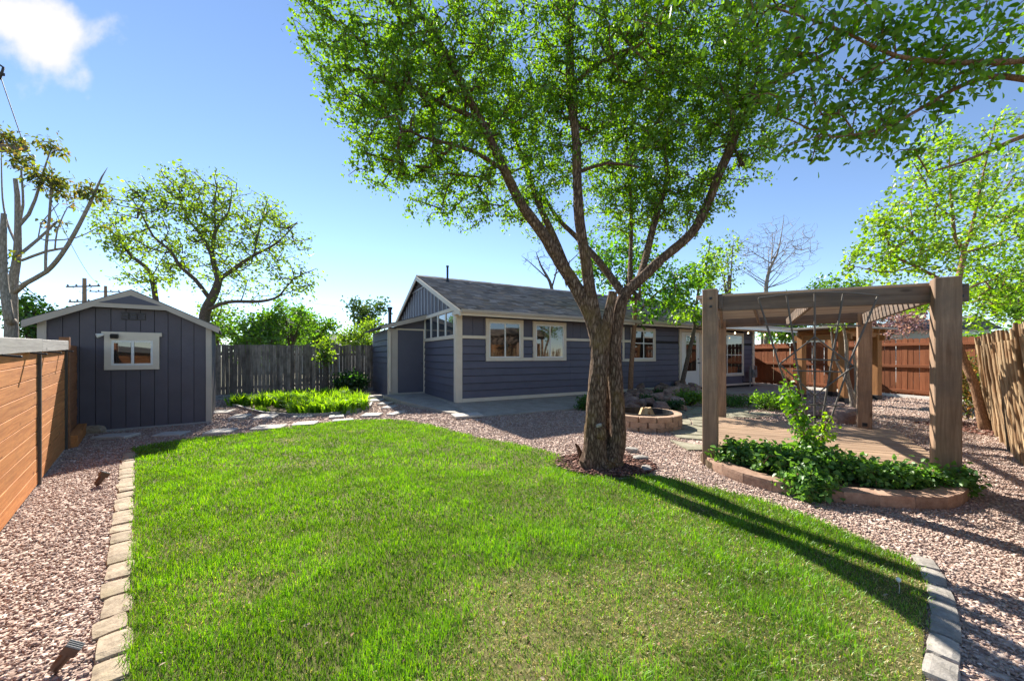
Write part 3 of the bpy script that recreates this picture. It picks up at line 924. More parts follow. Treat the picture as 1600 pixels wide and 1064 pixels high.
for i in range(46):
    x0 = -RK - .01 + i * .31
    m.prism([(RIDGE_Y - .15, RIDGE_Z - .075), (RIDGE_Y, RIDGE_Z + .004 + (i % 3) * .003), (RIDGE_Y + .15, RIDGE_Z - .075), (RIDGE_Y, RIDGE_Z - .03)][::-1], x0, min(x0 + .33, LEN + .26), 'x')
m.build('ridge_cap', 'roof_grey', roof_o)
ez = roof_z(-OV)
piece('fascia', (LEN + .36, .024, .13), (LEN / 2 + .06, -OV + .016, ez - .105), 'trim_cream', roof_o)
m = MB(); m.prism([(-OV - .085, ez - .03), (-OV + .003, ez - .03), (-OV + .003, ez - .11), (-OV - .055, ez - .11), (-OV - .085, ez - .06)], -RK, LEN + .24, 'x'); m.build('gutter', 'trim_taupe', roof_o)
m = MB(); m.box(-RK + .02, LEN + .2, -OV + .03, 0.03, 2.452, 2.47); m.build('soffit', 'trim_cream', roof_o)
for sg, y0, y1 in ((1, -OV - .02, RIDGE_Y), (-1, WID + .37, RIDGE_Y)):
    a = MB(); a.prism([(y0, roof_z(y0) - .045), (y0, roof_z(y0) - .185), (y1, roof_z(y1) - .185), (y1, roof_z(y1) - .045)][::sg], -RK - .03, -RK + .0, 'x')
    a.build('rake_board', 'trim_cream', roof_o)
m = MB(); m.box(-RK, 0, -OV, .02, 2.38, 2.452); m.build('eave_return', 'trim_cream', roof_o)
def vent(x, y, h, r):
    z = roof_z(y)
    m = MB(); m.tube([(x, y, z - .05), (x, y, z + h)], r, 10); m.tube([(x, y, z + h - .03), (x, y, z + h + .015)], r * 1.35, 10); m.tube([(x, y, z - .04), (x, y, z + .09)], [r * 2.0, r * 1.1], 10); m.build('vent_pipe', 'metal_black', roof_o)
vent(.75, 2.9, .50, .035); vent(8.6, 2.6, .40, .10)
vent(0.9, 5.9, .55, .05)
# ---- lean-to closet on the gable with its door
lt = MB(); LX = 1.13
lt.prism([(-LX, 2.95), (0, 2.95), (0, 6.2), (-LX, 6.2)], -.02, 2.20); lt.build('closet_wall', 'siding_slate', house)
for i in range(11):
    link('siding_board', lap('siding_board', 3.1, .173), house, (-LX, 6.1, .02 + i * .185), (0, 0, R(-90)))
m = MB(); m.prism([(-LX + .02, 2.10), (0, 2.10), (0, 2.56), (-LX + .02, 2.22)], 2.96, 3.02, 'y'); m.build('closet_gable', 'siding_slate', house)
piece('corner_board', (.26, .03, 2.2), (-LX + .13, 2.935, 1.10), 'trim_taupe', house)
piece('corner_board', (.045, .07, 2.2), (-LX - .019, 2.968, 1.10), 'trim_cream', house)
piece('door_frame', (.055, .04, 2.02), (-.03, 2.93, 1.16), 'trim_cream', house); piece('door_frame', (.90, .04, .05), (-.46, 2.93, 2.19), 'trim_cream', house)
cd = piece('door', (.80, .03, 2.00), (-.46, 2.938, 1.16), 'door_slate', house)
m = MB(); m.tube([(.34, -.015, -.05), (.34, -.06, -.05)], .02, 8); m.build('door_handle', 'metal_black', cd)
piece('threshold', (.95, .08, .04), (-.46, 2.91, .165), 'trim_taupe', house)
m = MB(); m.tube([(-LX + .02, 2.89, 2.10), (-LX + .02, 2.89, .35), (-LX + .02, 2.86, .25)], .035, 8); m.build('downspout', 'trim_cream', house)
m = MB(); zz0, zz1 = 2.245, 2.63
m.add([(-LX - .28, 2.70, zz0 - .03), (.0, 2.70, zz1), (.0, 6.4, zz1), (-LX - .28, 6.4, zz0 - .03), (-LX - .28, 2.70, zz0 + .03), (.0, 2.70, zz1 + .06), (.0, 6.4, zz1 + .06), (-LX - .28, 6.4, zz0 + .03)], hexf)
cr = m.build('closet_roof', 'roof_grey', house)
m = MB(); m.prism([(-LX - .27, zz0 - .10), (0.0, zz1 - .11), (0.0, zz1 + .035), (-LX - .27, zz0 + .005)], 2.665, 2.698, 'y'); m.build('fascia', 'trim_taupe', cr)
m = MB(); m.tube([(-LX + .3, 4.4, 2.2), (-LX + .3, 4.4, 3.0)], .06, 10); m.tube([(-LX + .3, 4.4, 2.97), (-LX + .3, 4.4, 3.05)], .085, 10); m.build('vent_pipe', 'metal_black', cr)
piece('step', (.55, .45, .10), (-LX - .22, 3.5, .03), 'concrete', house)
# ---- patio cover: low white-edged roof over the back door
m = MB(); m.add([(8.75, -1.25, 2.33), (14.9, -1.25, 2.33), (14.9, 0.1, 2.50), (8.75, .1, 2.50), (8.75, -1.25, 2.40), (14.9, -1.25, 2.40), (14.9, .1, 2.57), (8.75, .1, 2.57)], hexf); pc = m.build('patio_cover', 'roof_tan', house)
piece('fascia', (6.2, .03, .10), (11.82, -1.27, 2.36), 'white_vinyl', pc)
m = MB(); m.box(8.75, 14.9, -1.32, -1.29, 2.41, 2.50); m.build('gutter', 'trim_taupe', pc)
piece('cover_post', (.09, .09, 2.32), (14.75, -1.15, 1.16), 'white_vinyl', pc)

# gas meter by the far corner
gm = thing('gas_meter', hw(13.05, -0.28, 0.03), 'grey gas meter with pipes beside the far corner of the house', 'meter', HA)
m = MB(); m.box(-.14, .14, -.09, .09, .42, .74); m.tube([(0, -.1, .58), (0, -.13, .58)], .09, 12); m.build('meter_body', 'metal_grey', gm)
m = MB(); m.tube([(-.22, 0, -.02), (-.22, 0, .86), (-.10, 0, .90), (-.09, 0, .74)], .022, 8); m.tube([(.09, 0, .74), (.1, 0, .90), (.24, 0, .88), (.24, 0, .5), (.24, .22, .5)], .022, 8); m.build('pipe', 'metal_grey', gm)

# string of bulbs under the patio cover
sl = thing('string_lights', hw(9.0, -1.22, 2.28), 'string of small lit bulbs under the white patio cover edge', 'lights', HA)
pts = [(k * .28, 0, -.05 - .05 * abs(math.sin(k * .9))) for k in range(20)]
m = MB(); m.tube(pts, .006, 4); m.build('wire', 'wire_black', sl)
bm_ = MB(); bm_.tube([(0, 0, 0), (0, 0, -.02), (0, 0, -.05), (0, 0, -.065)], [.012, .022, .022, .008], 8); bme = bm_.mesh('bulb', 'bulb_glow')
for k in (4, 7, 9, 11, 14, 17): link('bulb', bme, sl, (pts[k][0], 0, pts[k][2] - .005))

# ================================================================== THE GARDEN SHED
SA = R(37.0); SC = Vector((-6.06, 7.47, 0))
shed = thing('garden_shed', SC, 'dark slate garden shed with taupe trim and one small window', 'shed', SA)
SW, SD, SE, SP = 2.22, 2.6, 1.95, 2.50
def shz(x): return SP - (SP - SE) * abs(x + SW / 2) / (SW / 2)
m = MB(); m.prism([(-SW + .02, -.02), (-.02, -.02), (-.02, SE - .03), (-SW / 2, SP - .04), (-SW + .02, SE - .03)], .02, SD, 'y'); m.build('wall', 'underlay', shed)
k = 11; w = (SW - .15) / k
for i in range(k):
    x0 = -SW + .08 + i * w
    p = MB(); p.prism([(x0 + .004, .03), (x0 + w - .004, .03), (x0 + w - .004, min(shz(x0 + w), 2.22) - .02), (x0 + .004, min(shz(x0), 2.22) - .02)], -.002, .022, 'y'); p.build('wall_panel', 'shed_panel', shed)
m = MB(); m.box(-.012, .0, .02, SD, .02, SE - .04); m.build('side_wall', 'shed_panel', shed)
piece('corner_board', (.085, .03, SE - .02), (-.035, -.012, SE / 2), 'trim_taupe', shed); piece('corner_board', (.10, .03, SE - .02), (-SW + .045, -.012, SE / 2), 'trim_taupe', shed)
piece('corner_board', (.022, .09, SE - .02), (.003, .045, SE / 2), 'trim_taupe', shed)
ovx, ovy = .13, .14
m = MB(); m.prism([(-SW / 2 - .58, 2.20), (-SW / 2 + .58, 2.20), (-SW / 2, 2.475)], -ovy - .025, -ovy - .003, 'y'); m.build('collar_trim', 'trim_taupe', shed)
m = MB(); m.prism([(-SW / 2 - .40, 2.275), (-SW / 2 + .40, 2.275), (-SW / 2, 2.43)], -ovy - .034, -ovy - .020, 'y'); m.build('gable_panel', 'door_slate', shed)
for sg in (-1, 1):
    xe = -SW / 2 + sg * (SW / 2 + ovx); ze = shz(xe)
    p = MB(); pts_ = [(-SW / 2, SP + .0), (xe, ze + .0), (xe, ze + .045), (-SW / 2, SP + .05)]
    p.prism(pts_ if sg < 0 else pts_[::-1], -ovy, SD + .1, 'y'); p.build('roof', 'roof_grey', shed)
    p = MB(); pts_ = [(-SW / 2, SP - .062), (xe, ze - .085), (xe, ze + .028), (-SW / 2, SP + .03)]
    p.prism(pts_ if sg < 0 else pts_[::-1], -ovy - .028, -ovy - .002, 'y'); p.build('rake_board', 'trim_taupe', shed)
    p = MB(); pts_ = [(-SW / 2, SP - .03), (xe, ze - .03), (xe, ze - .01), (-SW / 2, SP - .01)]
    p.prism(pts_ if sg < 0 else pts_[::-1], -ovy, .0, 'y'); p.build('soffit', 'trim_taupe', shed)
def shx(u): 
    k = (u - CX) / FPX; d = Vector((math.cos(SA), math.sin(SA)))
    return (k * SC.y - SC.x) / (d.x - k * d.y)
wx0, wx1 = shx(164), shx(249.5)
window(wx0, wx1, 1.10, 1.72, parent=shed, fw=.085, mat='trim_cream', y=-.004)
piece('window_head', (wx1 - wx0 + .07, .05, .07), ((wx0 + wx1) / 2, -.032, 1.745), 'trim_cream', shed)
fl = piece('floodlight', (.10, .06, .07), (wx0 + .13, -.09, 1.70), 'metal_black', shed, (R(20), 0, 0))
m = MB(); m.tube([(-.13, -.02, .03), (-.20, -.06, .02)], [.02, .04], 10); m.tube([(0, .03, 0), (0, .08, -.01)], .015, 6); m.build('lamp_head', 'white_vinyl', fl)
vx0, vx1 = shx(189), shx(228)
for i in range(3):
    w = (vx1 - vx0) / 3; gx = vx0 + w * (i + .5)
    gv = piece('vent_grille', (w * .9, .02, .13), (gx, -.012, 2.07), 'post_dark', shed)
    for j in range(4): piece('louvre', (w * .82, .02, .008), (0, -.012, -.045 + j * .03), 'siding_slate', gv, (R(35), 0, 0))
piece('skid', (SW + .04, .09, .08), (-SW / 2, .0, .0), 'timber_grey', shed)

# ================================================================== FENCES
# left: horizontal cedar boards between slim posts, grey cap rail
FA = Vector((-6.40, 5.30, 0)); fdir = (Vector((-1.86, 0.80, 0)) - FA); FLn = fdir.length; fdir.normalize()
fa = math.atan2(fdir.y, fdir.x)
cf = thing('board_fence', FA, 'orange cedar fence of horizontal boards with grey cap', 'fence', fa)
tiltf = -0.0219          # the top falls towards the camera
def ftop(x): return 1.445 - 0.0205 * x
secs = [(0.02, 2.03), (2.08, 4.09), (4.14, min(6.15, FLn))]
for x0, x1 in secs:
    for i in range(10):
        xm = (x0 + x1) / 2; h = (ftop(xm) - .02) / 10; z = .02 + h * (i + .5)
        piece('board', (x1 - x0, .022, h - .0050), (xm, random.uniform(-.0012, .0012), z), 'fence_cedar', cf, (0, -tiltf * (z / 1.45), random.uniform(-.002, .002)), b=.003)
for x0, x1 in secs: piece('added_dark_backing', (x1 - x0, .012, 1.30), ((x0 + x1) / 2, -.020, .68), 'underlay', cf, (0, -tiltf * .5, 0))  # added dark sheet behind the gaps so the seams read as dark lines
for xp in (0.0, 2.055, 4.115):
    piece('post', (.055, .07, ftop(xp)), (xp, -.0, ftop(xp) / 2 + .01), 'post_dark', cf)
for x0, x1 in secs:
    xm = (x0 + x1) / 2
    piece('cap_rail', (x1 - x0 + .05, .032, .128), (xm, .028, ftop(xm) + .055), 'timber_grey', cf, (0, -tiltf, 0))
    for f in (.25, .8): piece('bracket', (.05, .10, .018), (x0 + (x1 - x0) * f, .08, ftop(x0 + (x1 - x0) * f) - .02), 'metal_black', cf, (R(-8), 0, 0))
# farther panel of browner boards running on to the shed
F2 = FA - fdir * 0.03
cf2 = thing('fence_panel', F2, 'short brown fence panel between cedar fence and shed', 'fence', fa + math.pi)
for i in range(10): piece('board', (1.52, .022, .149), (.86, .006 * (i % 2), .095 + i * .150), 'fence_cedar_brown', cf2, b=.003)
piece('post', (.10, .10, 1.62), (.06, 0, .81), 'fence_cedar_brown', cf2); piece('post', (.09, .09, 1.62), (1.64, 0, .81), 'fence_cedar_brown', cf2)
piece('kickboard', (1.5, .10, .18), (.86, -.07, .09), 'fence_cedar', cf2)

# back: weathered upright pickets
BA, BB = Vector((-12.0, 8.95, 0)), Vector((-4.35, 15.05, 0))
bdv = BB - BA; BL = bdv.length; ba = math.atan2(bdv.y, bdv.x)
bf = thing('picket_fence', BA, 'weathered grey picket fence behind the daylily bed', 'fence', ba)
x = 0.05; pi_ = 0
while x < BL:
    w = 0.100 + random.uniform(-.012, .010); h = 1.52 + .10 * (x / BL) + random.uniform(-.018, .018)
    wq = round(w / .006) * .006; hq = round(h / .02) * .02
    o = piece('picket', (wq, .02, hq), (x + w / 2, random.choice((0, 0, -.010)), .14 + hq / 2), 'picket_weathered', bf, (random.uniform(-.012, .012), random.uniform(-.010, .010), random.uniform(-.04, .04)), b=.003)
    gap = random.uniform(.001, .006) if x < 5.6 else random.uniform(.003, .022)
    x += w + gap
for z in (.35, 1.40): piece('rail', (BL, .04, .085), (BL / 2, .035, z), 'pergola_beam', bf)
piece('kickboard', (BL, .05, .15), (BL / 2, -.005, .072), 'timber_grey', bf)

# right: red-brown dog-eared pickets, rails towards the yard
RA, RB = Vector((11.15, 18.6, 0)), Vector((13.55, 8.2, 0))
rdv = RB - RA; RL = rdv.length; ra = math.atan2(rdv.y, rdv.x)
rf = thing('stained_fence', RA, 'red brown stained picket fence with dog eared tops', 'fence', ra)
def dogear(w, h):
    key = ('dog', w, h)
    if key not in _cb:
        m = MB(); m.prism([(-w / 2, 0), (w / 2, 0), (w / 2, h - .03), (w / 2 - .03, h), (-w / 2 + .03, h), (-w / 2, h - .03)], -.009, .009, 'y'); _cb[key] = m.mesh('picket', 'picket_red')
    return _cb[key]
x = 0.0
while x < RL:
    link('picket', dogear(.14, 1.80), rf, (x + .07, random.uniform(-.003, .003) + .03, .10 + random.uniform(-.012, .012)), (0, random.uniform(-.006, .006), random.uniform(-.03, .03)))
    x += .14 + random.uniform(.006, .02)
for z in (.22, 1.02, 1.72): piece('rail', (RL, .04, .09), (RL / 2, -.005, z), 'rail_red', rf)
piece('kickboard', (RL, .03, .10), (RL / 2, -.03, .05), 'white_vinyl', rf)
# reddish run from the house corner to that fence
QA = hw(13.75, 0.35); QB = Vector((11.2, 18.5, 0)); qd = QB - QA
qf = thing('stained_gate', QA, 'dark red brown plank gate right of the house corner', 'gate', math.atan2(qd.y, qd.x))
x = 0.0
while x < qd.length - .05:
    link('picket', dogear(.14, 1.80), qf, (x + .07, random.uniform(-.003, .003), .10)); x += .146
for z in (.3, 1.55): piece('rail', (qd.length, .035, .09), (qd.length / 2, -.03, z), 'rail_red', qf)
piece('post', (.10, .10, 1.95), (-.02, -.01, .97), 'rail_red', qf)

# far right: coyote fence of leaning rough poles
KA, KB = Vector((9.38, 7.30, 0)), Vector((2.85, 1.45, 0))
kd = KB - KA; KL = kd.length; ka = math.atan2(kd.y, kd.x)
ky = thing('coyote_fence', KA, 'coyote fence of leaning rough tan poles at the right edge', 'fence', ka)
pole_me = []
for s in range(9):
    gg = random.Random(100 + s); m = MB(); pts_, rr_ = [], []
    h = 1.62 + gg.uniform(-.10, .10); r0 = gg.uniform(.019, .029)
    for k in range(9):
        t = k / 8; pts_.append((gg.uniform(-.008, .008) + .02 * math.sin(t * 3 + s), gg.uniform(-.008, .008), -.05 + t * (h + .05))); rr_.append(r0 * (1.12 - .35 * t) * gg.uniform(.92, 1.08))
    m.tube(pts_, rr_, 8); pole_me.append(m.mesh('pole', 'coyote_pole'))
x = 0.0; i = 0
while x < KL:
    o = link('pole', pole_me[random.randrange(9)], ky, (x, random.uniform(-.015, .015), 0))
    # lean inward first, spin round the pole's own axis last
    q = Matrix.Rotation(R(4.5) + random.uniform(-.03, .03), 3, 'X') @ Matrix.Rotation(random.uniform(-.05, .05) - .02, 3, 'Y') @ Matrix.Rotation(random.uniform(0, 6.28), 3, 'Z')
    o.rotation_euler = q.to_euler()
    x += random.uniform(.034, .050); i += 1
yb = lambda z: math.tan(R(4.5)) * z
for z in (.35, 1.2):
    m = MB(); m.tube([(k * KL / 12, -yb(z) + .055, z + random.uniform(-.02, .02)) for k in range(13)], .02, 8); m.build('rail', 'coyote_pole', ky)

# ================================================================== LAWN EDGING, PATHS
ed = thing('lawn_edging', (-3.2, 3.2, 0), 'row of rough tan edging stones between lawn and left gravel', 'edging')
e0, e1 = Vector((-5.33, 5.12, 0)), Vector((-0.95, 0.78, 0)); ed_dir = (e1 - e0); ed_len = ed_dir.length; ed_dir.normalize(); ea = math.atan2(ed_dir.y, ed_dir.x)
s = 0.0; i = 0
while s < ed_len:
    L_ = random.choice((.17, .19, .21, .23)); 
    p = e0 + ed_dir * (s + L_ / 2) + Vector((-ed_dir.y, ed_dir.x, 0)) * random.uniform(-.010, .010) + Vector((-ed_dir.y, ed_dir.x, 0)) * .03
    link('stone', rough_stone(L_ - .008, .125, .12, 'edging_tan', i % 7, 9.0, .05), ed, p - Vector((-3.2, 3.2, 0)) + Vector((0, 0, -.036 + random.uniform(-.007, .007))), (random.uniform(-.05, .05), random.uniform(-.05, .05), ea + random.uniform(-.09, .09)))
    s += L_; i += 1
er_pts = [gp(u, v) for u, v in ((1440, 872), (1456, 900), (1470, 928), (1476, 956), (1478, 986), (1474, 1014), (1470, 1040), (1466, 1066))] + [Vector((1.55, 1.25, 0)), Vector((1.38, .9, 0))]
er = thing('lawn_edging', er_pts[3], 'curved row of pale grey edging stones at the right lawn corner', 'edging')
acc = []
for a, b in zip(er_pts[:-1], er_pts[1:]):
    n = max(1, int((b - a).length / .03)); acc += [a.lerp(b, k / n) for k in range(n)]
acc.append(er_pts[-1]); d = 0; last = 0; segs = []
for k in range(1, len(acc)):
    d += (acc[k] - acc[k - 1]).length
    if d >= .19: segs.append((acc[last], acc[k])); last = k; d = 0
for i, (a, b) in enumerate(segs):
    c = (a + b) / 2; dd = b - a
    link('stone', rough_stone(.185, .105, .12, 'edging_grey', i % 6, 9.0, .05), er, c - er_pts[3] + Vector((0, 0, -.032 + random.uniform(-.008, .008))), (random.uniform(-.05, .05), random.uniform(-.05, .05), math.atan2(dd.y, dd.x) + random.uniform(-.08, .08)))

path = thing('stepping_path', gp(450, 660), None, None); path['kind'] = 'structure'
STEPS = []
for i, (u0, u1, v0, v1) in enumerate(((330, 363, 638, 651), (360, 390, 648.5, 656), (400, 433, 649, 656), (460, 490, 648, 653.5), (511, 541, 649, 655), (566, 596, 647, 653), (322, 368, 671, 680), (397, 444, 665.5, 673.5),
        (460, 494, 660.5, 667.5), (520, 552, 656, 660), (569, 584, 618.5, 624), (592, 612, 629, 634.5), (599, 619, 634.5, 640), (609, 628, 642.5, 652), (155, 208, 679, 688), (246, 290, 675.5, 684), (575, 600, 624, 629))):
    a, b = gp(u0, v1), gp(u1, v1); c = gp((u0 + u1) / 2, (v0 + v1) / 2)
    wd = (b - a).length * .95; dp = min(max(abs(gp(u0, v0).y - a.y) * .85, .26), .5)
    if i == 0: dp = 0.55
    rz = random.uniform(.1, .45) if u0 < 560 else random.uniform(-.3, .3)
    link('paving_stone', cbox(round(wd * .9, 1), round(dp * .9, 1) + .02, .05, .010, 'paver', 'paving_stone'), path, c - path.location + Vector((0, 0, .012 + .004 * (i % 3))), (random.uniform(-.02, .02), random.uniform(-.02, .02), rz))
    STEPS.append((c.x, c.y, max(wd, dp) * .5))

# rocks by the shed's left foot
for j, (u, v, sx, lab) in enumerate(((143, 677, .36, 'flat tan rock beside the left foot of the shed'), (122, 671, .22, 'smaller pale rock leaning between the fence and shed foot'))):
    o = link('rock', rough_stone(sx, .2, .17, 'edging_tan', 3 + j, 3.5, .12, 'rock'), None, gp(u, v) + Vector((0, 0, .05 + .05 * j)), (0, 0, .4 + j)); tag(o, lab, 'rock')

# ================================================================== FLOWER BED at the back fence
bed_px = ((362, 634), (385, 641), (412, 648), (455, 651), (500, 650.5), (545, 646), (578, 637.5), (582, 629), (565, 620), (520, 621), (460, 624), (405, 626))
BED = [gp(u, v) for u, v in bed_px]; BED2 = [(p.x, p.y) for p in BED]
tag(sheet('planting_bed', BED, 0.010, 'soil'), kind='structure')
be = thing('bed_edging', BED[3], 'low curved grey edging strip around the daylily bed', 'edging')
front = BED[0:8]; cur = []
for i in range(len(front) - 1):
    for k in range(4): cur.append(front[i].lerp(front[i + 1], k / 4))
m = MB()
for a, b in zip(cur[:-1], cur[1:]):
    d = (b - a).normalized(); nn = Vector((-d.y, d.x, 0)) * .025
    q = [a - nn, b - nn + d * .01, b + nn + d * .01, a + nn]
    m.add([tuple(Vector((p.x, p.y, 0)) - BED[3]) for p in q] + [tuple(Vector((p.x, p.y, .07)) - BED[3]) for p in q], [(4, 5, 6, 7), (0, 1, 5, 4), (1, 2, 6, 5), (2, 3, 7, 6), (3, 0, 4, 7)])
m.build('edging_strip', 'timber_grey', be)

def sword_patch(name, label, centres, n, h, cols, seed, kind=None, cat='plant', w=.022, group=None):
    """strap-leaved clumps: arching blades from common crowns"""
    g = np.random.default_rng(seed); cs = np.array([(c.x, c.y, 0) for c in centres])
    k = g.integers(0, len(cs), n); P = cs[k] + np.concatenate([g.normal(0, .055, (n, 2)), np.zeros((n, 1))], 1)
    base = np.array((*cs.mean(0)[:2], 0)); T = thing(name, base, label, cat, group=group)
    if kind: T['kind'] = kind
    c = leaf_colors(n, cols, g, .18)
    blades('leaves', P - base, h * g.uniform(.6, 1.15, n), w * g.uniform(.7, 1.3, n), g.uniform(.15, .95, n), c, 'leaf', T, 1.6, seed)
    return T
gX = lambda u, v: gp(u, v)
LILY = [(.16, .31, .03), (.23, .39, .04), (.10, .21, .025), (.30, .43, .07)]
sword_patch('daylily', 'single bright green daylily clump left of the bed by the shed', [gX(372 + random.uniform(-8, 12), 633 + random.uniform(-2, 2)) for _ in range(4)], 330, .38, LILY, 5, w=.045)
cc = []
while len(cc) < 75:
    u, v = random.uniform(405, 577), random.uniform(621, 648)
    p = gX(u, v)
    if inside(BED2, np.array([p.x]), np.array([p.y]))[0] and not (v > 638 and u < 455): cc.append(p)
o = sword_patch('daylily_bed', 'mass of bright green strap leaved daylilies filling the curved bed', cc, 4200, .40, LILY, 6, w=.050)
sword_patch('daylily', 'low sprout of green leaves at the front of the bare soil', [gX(412, 643), gX(405, 641)], 90, .14, LILY, 8)

# ================================================================== FIRE PIT
FP = Vector((2.55, 7.22, 0)); pit = thing('fire_pit', FP, 'round fire pit ring of tan blocks behind the big tree', 'fire pit')
for c_ in range(3):
    n = 14; rr = .61
    for k in range(n):
        a = 2 * math.pi * (k + .5 * (c_ % 2)) / n
        sx = 2 * math.pi * rr / n - .008
        link('block', rough_stone(sx * 1.09, .16, .10, 'pit_block', (k * 3 + c_) % 6, 18.0, .012, 'block'), pit, (rr * math.cos(a), rr * math.sin(a), .02 + .098 * c_), (0, 0, a + math.pi / 2 + random.uniform(-.03, .03)))
m = MB(); n = 28
ro, ri = .50, .47
vs = [(r_ * math.cos(2 * math.pi * k / n), r_ * math.sin(2 * math.pi * k / n), z) for r_, z in ((.535, .02), (.535, .285), (.505, .285), (.50, .03)) for k in range(n)]
m.add(vs, [(j * n + k, j * n + (k + 1) % n, (j + 1) * n + (k + 1) % n, (j + 1) * n + k) for j in range(3) for k in range(n)]); m.build('steel_liner', 'metal_black', pit)
m = MB(); m.tube([(0, 0, .0), (0, 0, .05)], .5, 24); m.build('ash_bed', 'soil', pit)
for j, (x, y, rx, ry, rz, lab) in enumerate(((-.10, -.12, -.25, .55, .2, 'pale split log leaning left inside the fire pit'), (.0, -.10, .18, .02, 1.0, 'short upright split log at the middle of the fire pit'), (.13, -.06, -.1, -.5, .5, 'pale split log leaning right inside the fire pit'))):
    m = MB(); m.prism([(-.05, -.035), (.05, -.03), (.045, .03), (0, .05), (-.045, .035)], -.17, .17)
    o = m.build('log', 'fire_wood', None, FP + Vector((x, y - .05, .20)), (rx, ry, rz)); tag(o, lab, 'log')

# ================================================================== DECK AND PERGOLA
DECK = [(2.55, 4.72), (4.9, 4.05), (6.75, 6.55), (4.30, 7.85)]      # anticlockwise
dk = thing('deck', (4.6, 5.8, 0), 'low weathered plank deck under the pergola', 'deck')
dd = Vector((.925, -.38)); dn = Vector((.38, .925))
smin = min(dn.dot(Vector(p)) for p in DECK); smax = max(dn.dot(Vector(p)) for p in DECK)
s = smin; pw = .138
while s < smax:
    q = clip(clip(DECK, -dn.x, -dn.y, -s), dn.x, dn.y, s + pw - .012)
    if len(q) >= 3:
        cxm = sum(p[0] for p in q) / len(q); cym = sum(p[1] for p in q) / len(q)
        loc = [((p[0] - cxm) * dd.x + (p[1] - cym) * dd.y, (p[0] - cxm) * dn.x + (p[1] - cym) * dn.y) for p in q]
        m = MB(); m.prism(loc, -.022, 0.0); m.build('plank', 'deck_board', dk, (cxm - 4.6, cym - 5.8, .062 + random.uniform(-.002, .002)), (0, 0, math.atan2(dd.y, dd.x)))
    s += pw
m = MB()
inner = [(p[0] * .965 + 4.6 * .035 - 4.6, p[1] * .965 + 5.8 * .035 - 5.8) for p in DECK]; m.prism(inner, -.02, .036); m.build('joist_frame', 'underlay', dk)

PA = R(-36.0)
P1, P2, P3, P4 = Vector((2.47, 4.62, 0)), Vector((4.50, 7.96, 0)), Vector((6.32, 6.66, 0)), Vector((4.46, 3.82, 0))
pg = thing('pergola', (4.4, 5.8, 0), 'weathered timber pergola with four thick posts over the deck', 'pergola')
O = Vector((4.4, 5.8, 0))
for p, w, h, rz, zb in ((P1, .165, 2.17, PA + .03, .0), (P2, .165, 2.12, R(-30), .03), (P3, .19, 2.12, R(-38), .06), (P4, .188, 2.15, PA - .02, .0)):
    piece('post', (w, w, h - zb), p - O + Vector((0, 0, zb + (h - zb) / 2)), 'pergola_post', pg, (0, 0, rz), b=.008)
piece('bracket', (.07, .02, .06), P3 - O + Vector((-.06, -.075, .13)), 'metal_black', pg, (0, 0, R(-38)))
for p, s_ in ((P1, 1), (P4, -1)):
    for zz in (1.95, 2.05): piece('bolt', (.028, .014, .028), p - O + Vector((-.05 * s_, -.10, zz)), 'metal_black', pg, (0, 0, PA))
def beam(a, b, z, w, h, ext0=0., ext1=0., name='beam', mat='pergola_beam', roll=0.0):
    a = Vector((a[0], a[1], 0)); b = Vector((b[0], b[1], 0)); d = (b - a).normalized(); a = a - d * ext0; b = b + d * ext1
    L_ = (b - a).length; L_ = round(L_, 2); c = (a + b) / 2
    return piece(name, (L_, w, h), c - O + Vector((0, 0, z)), mat, pg, (roll, 0, math.atan2(d.y, d.x)), b=.006)
dF = (P4 - P1).normalized(); nF = Vector((-dF.y, dF.x, 0))
beam(P1 + nF * .09, P4 + nF * .09, 2.0, .045, .185, .0, .22)
beam(P2 - nF * .05, P3 - nF * .05, 2.05, .05, .20, .2, .0)
beam(P1 + dF * .11, P2, 2.02, .045, .185, .0, .35); beam(P4 + Vector((-.05, .12, 0)), P3 + Vector((-.08, -.08, 0)), 2.0, .045, .185, .0, .2)
mF, mR = (P1 + P4) / 2 + nF * .12, (P2 + P3) / 2
beam(mF, mR, 2.0, .04, .15)
q1, q3 = P1.lerp(P4, .22) + nF * .12, P2.lerp(P3, .3)
beam(q1, q3, 2.02, .035, .10)
for k in range(16):
    t = .06 + k * .058
    a, b = P1.lerp(P2, t), P4.lerp(P3, t)
    beam(a, b, 2.125, .05, .025, .18, .10, 'slat', 'pergola_slat')

# ================================================================== PLANTER with hop vine and trellis
pl_px = ((1100, 722), (1112, 735), (1150, 752), (1185, 763), (1222, 772), (1258, 779), (1300, 785), (1345, 790), (1395, 794), (1440, 796), (1478, 796), (1503, 790), (1512, 780))
plp = [gp(u, v) for u, v in pl_px]
pc_ = Vector((3.4, 3.9, 0)); pt = thing('planter', pc_, 'low curved planter wall of reddish concrete blocks in front of the pergola', 'planter')
acc = []
for a, b in zip(plp[:-1], plp[1:]):
    n = max(1, int((b - a).length / .01)); acc += [a.lerp(b, k / n) for k in range(n)]
acc.append(plp[-1]); segs = []; last = 0; d = 0
for k in range(1, len(acc)):
    d += (acc[k] - acc[k - 1]).length
    if d >= .265: segs.append((acc[last], acc[k])); last = k; d = 0
segs.append((acc[last], acc[-1]))
for i, (a, b) in enumerate(segs):
    c = (a + b) / 2; v = b - a
    if v.length < .1: continue
    nn = Vector((-v.y, v.x, 0)).normalized()
    L_ = min(.275, v.length + .015)
    link('block', rough_stone(round(L_, 2), .19, .125, 'planter_block', i % 6, 14.0, .018, 'block'), pt, c + nn * .085 - pc_ + Vector((0, 0, .052)), (0, 0, math.atan2(v.y, v.x) + random.uniform(-.02, .02)))
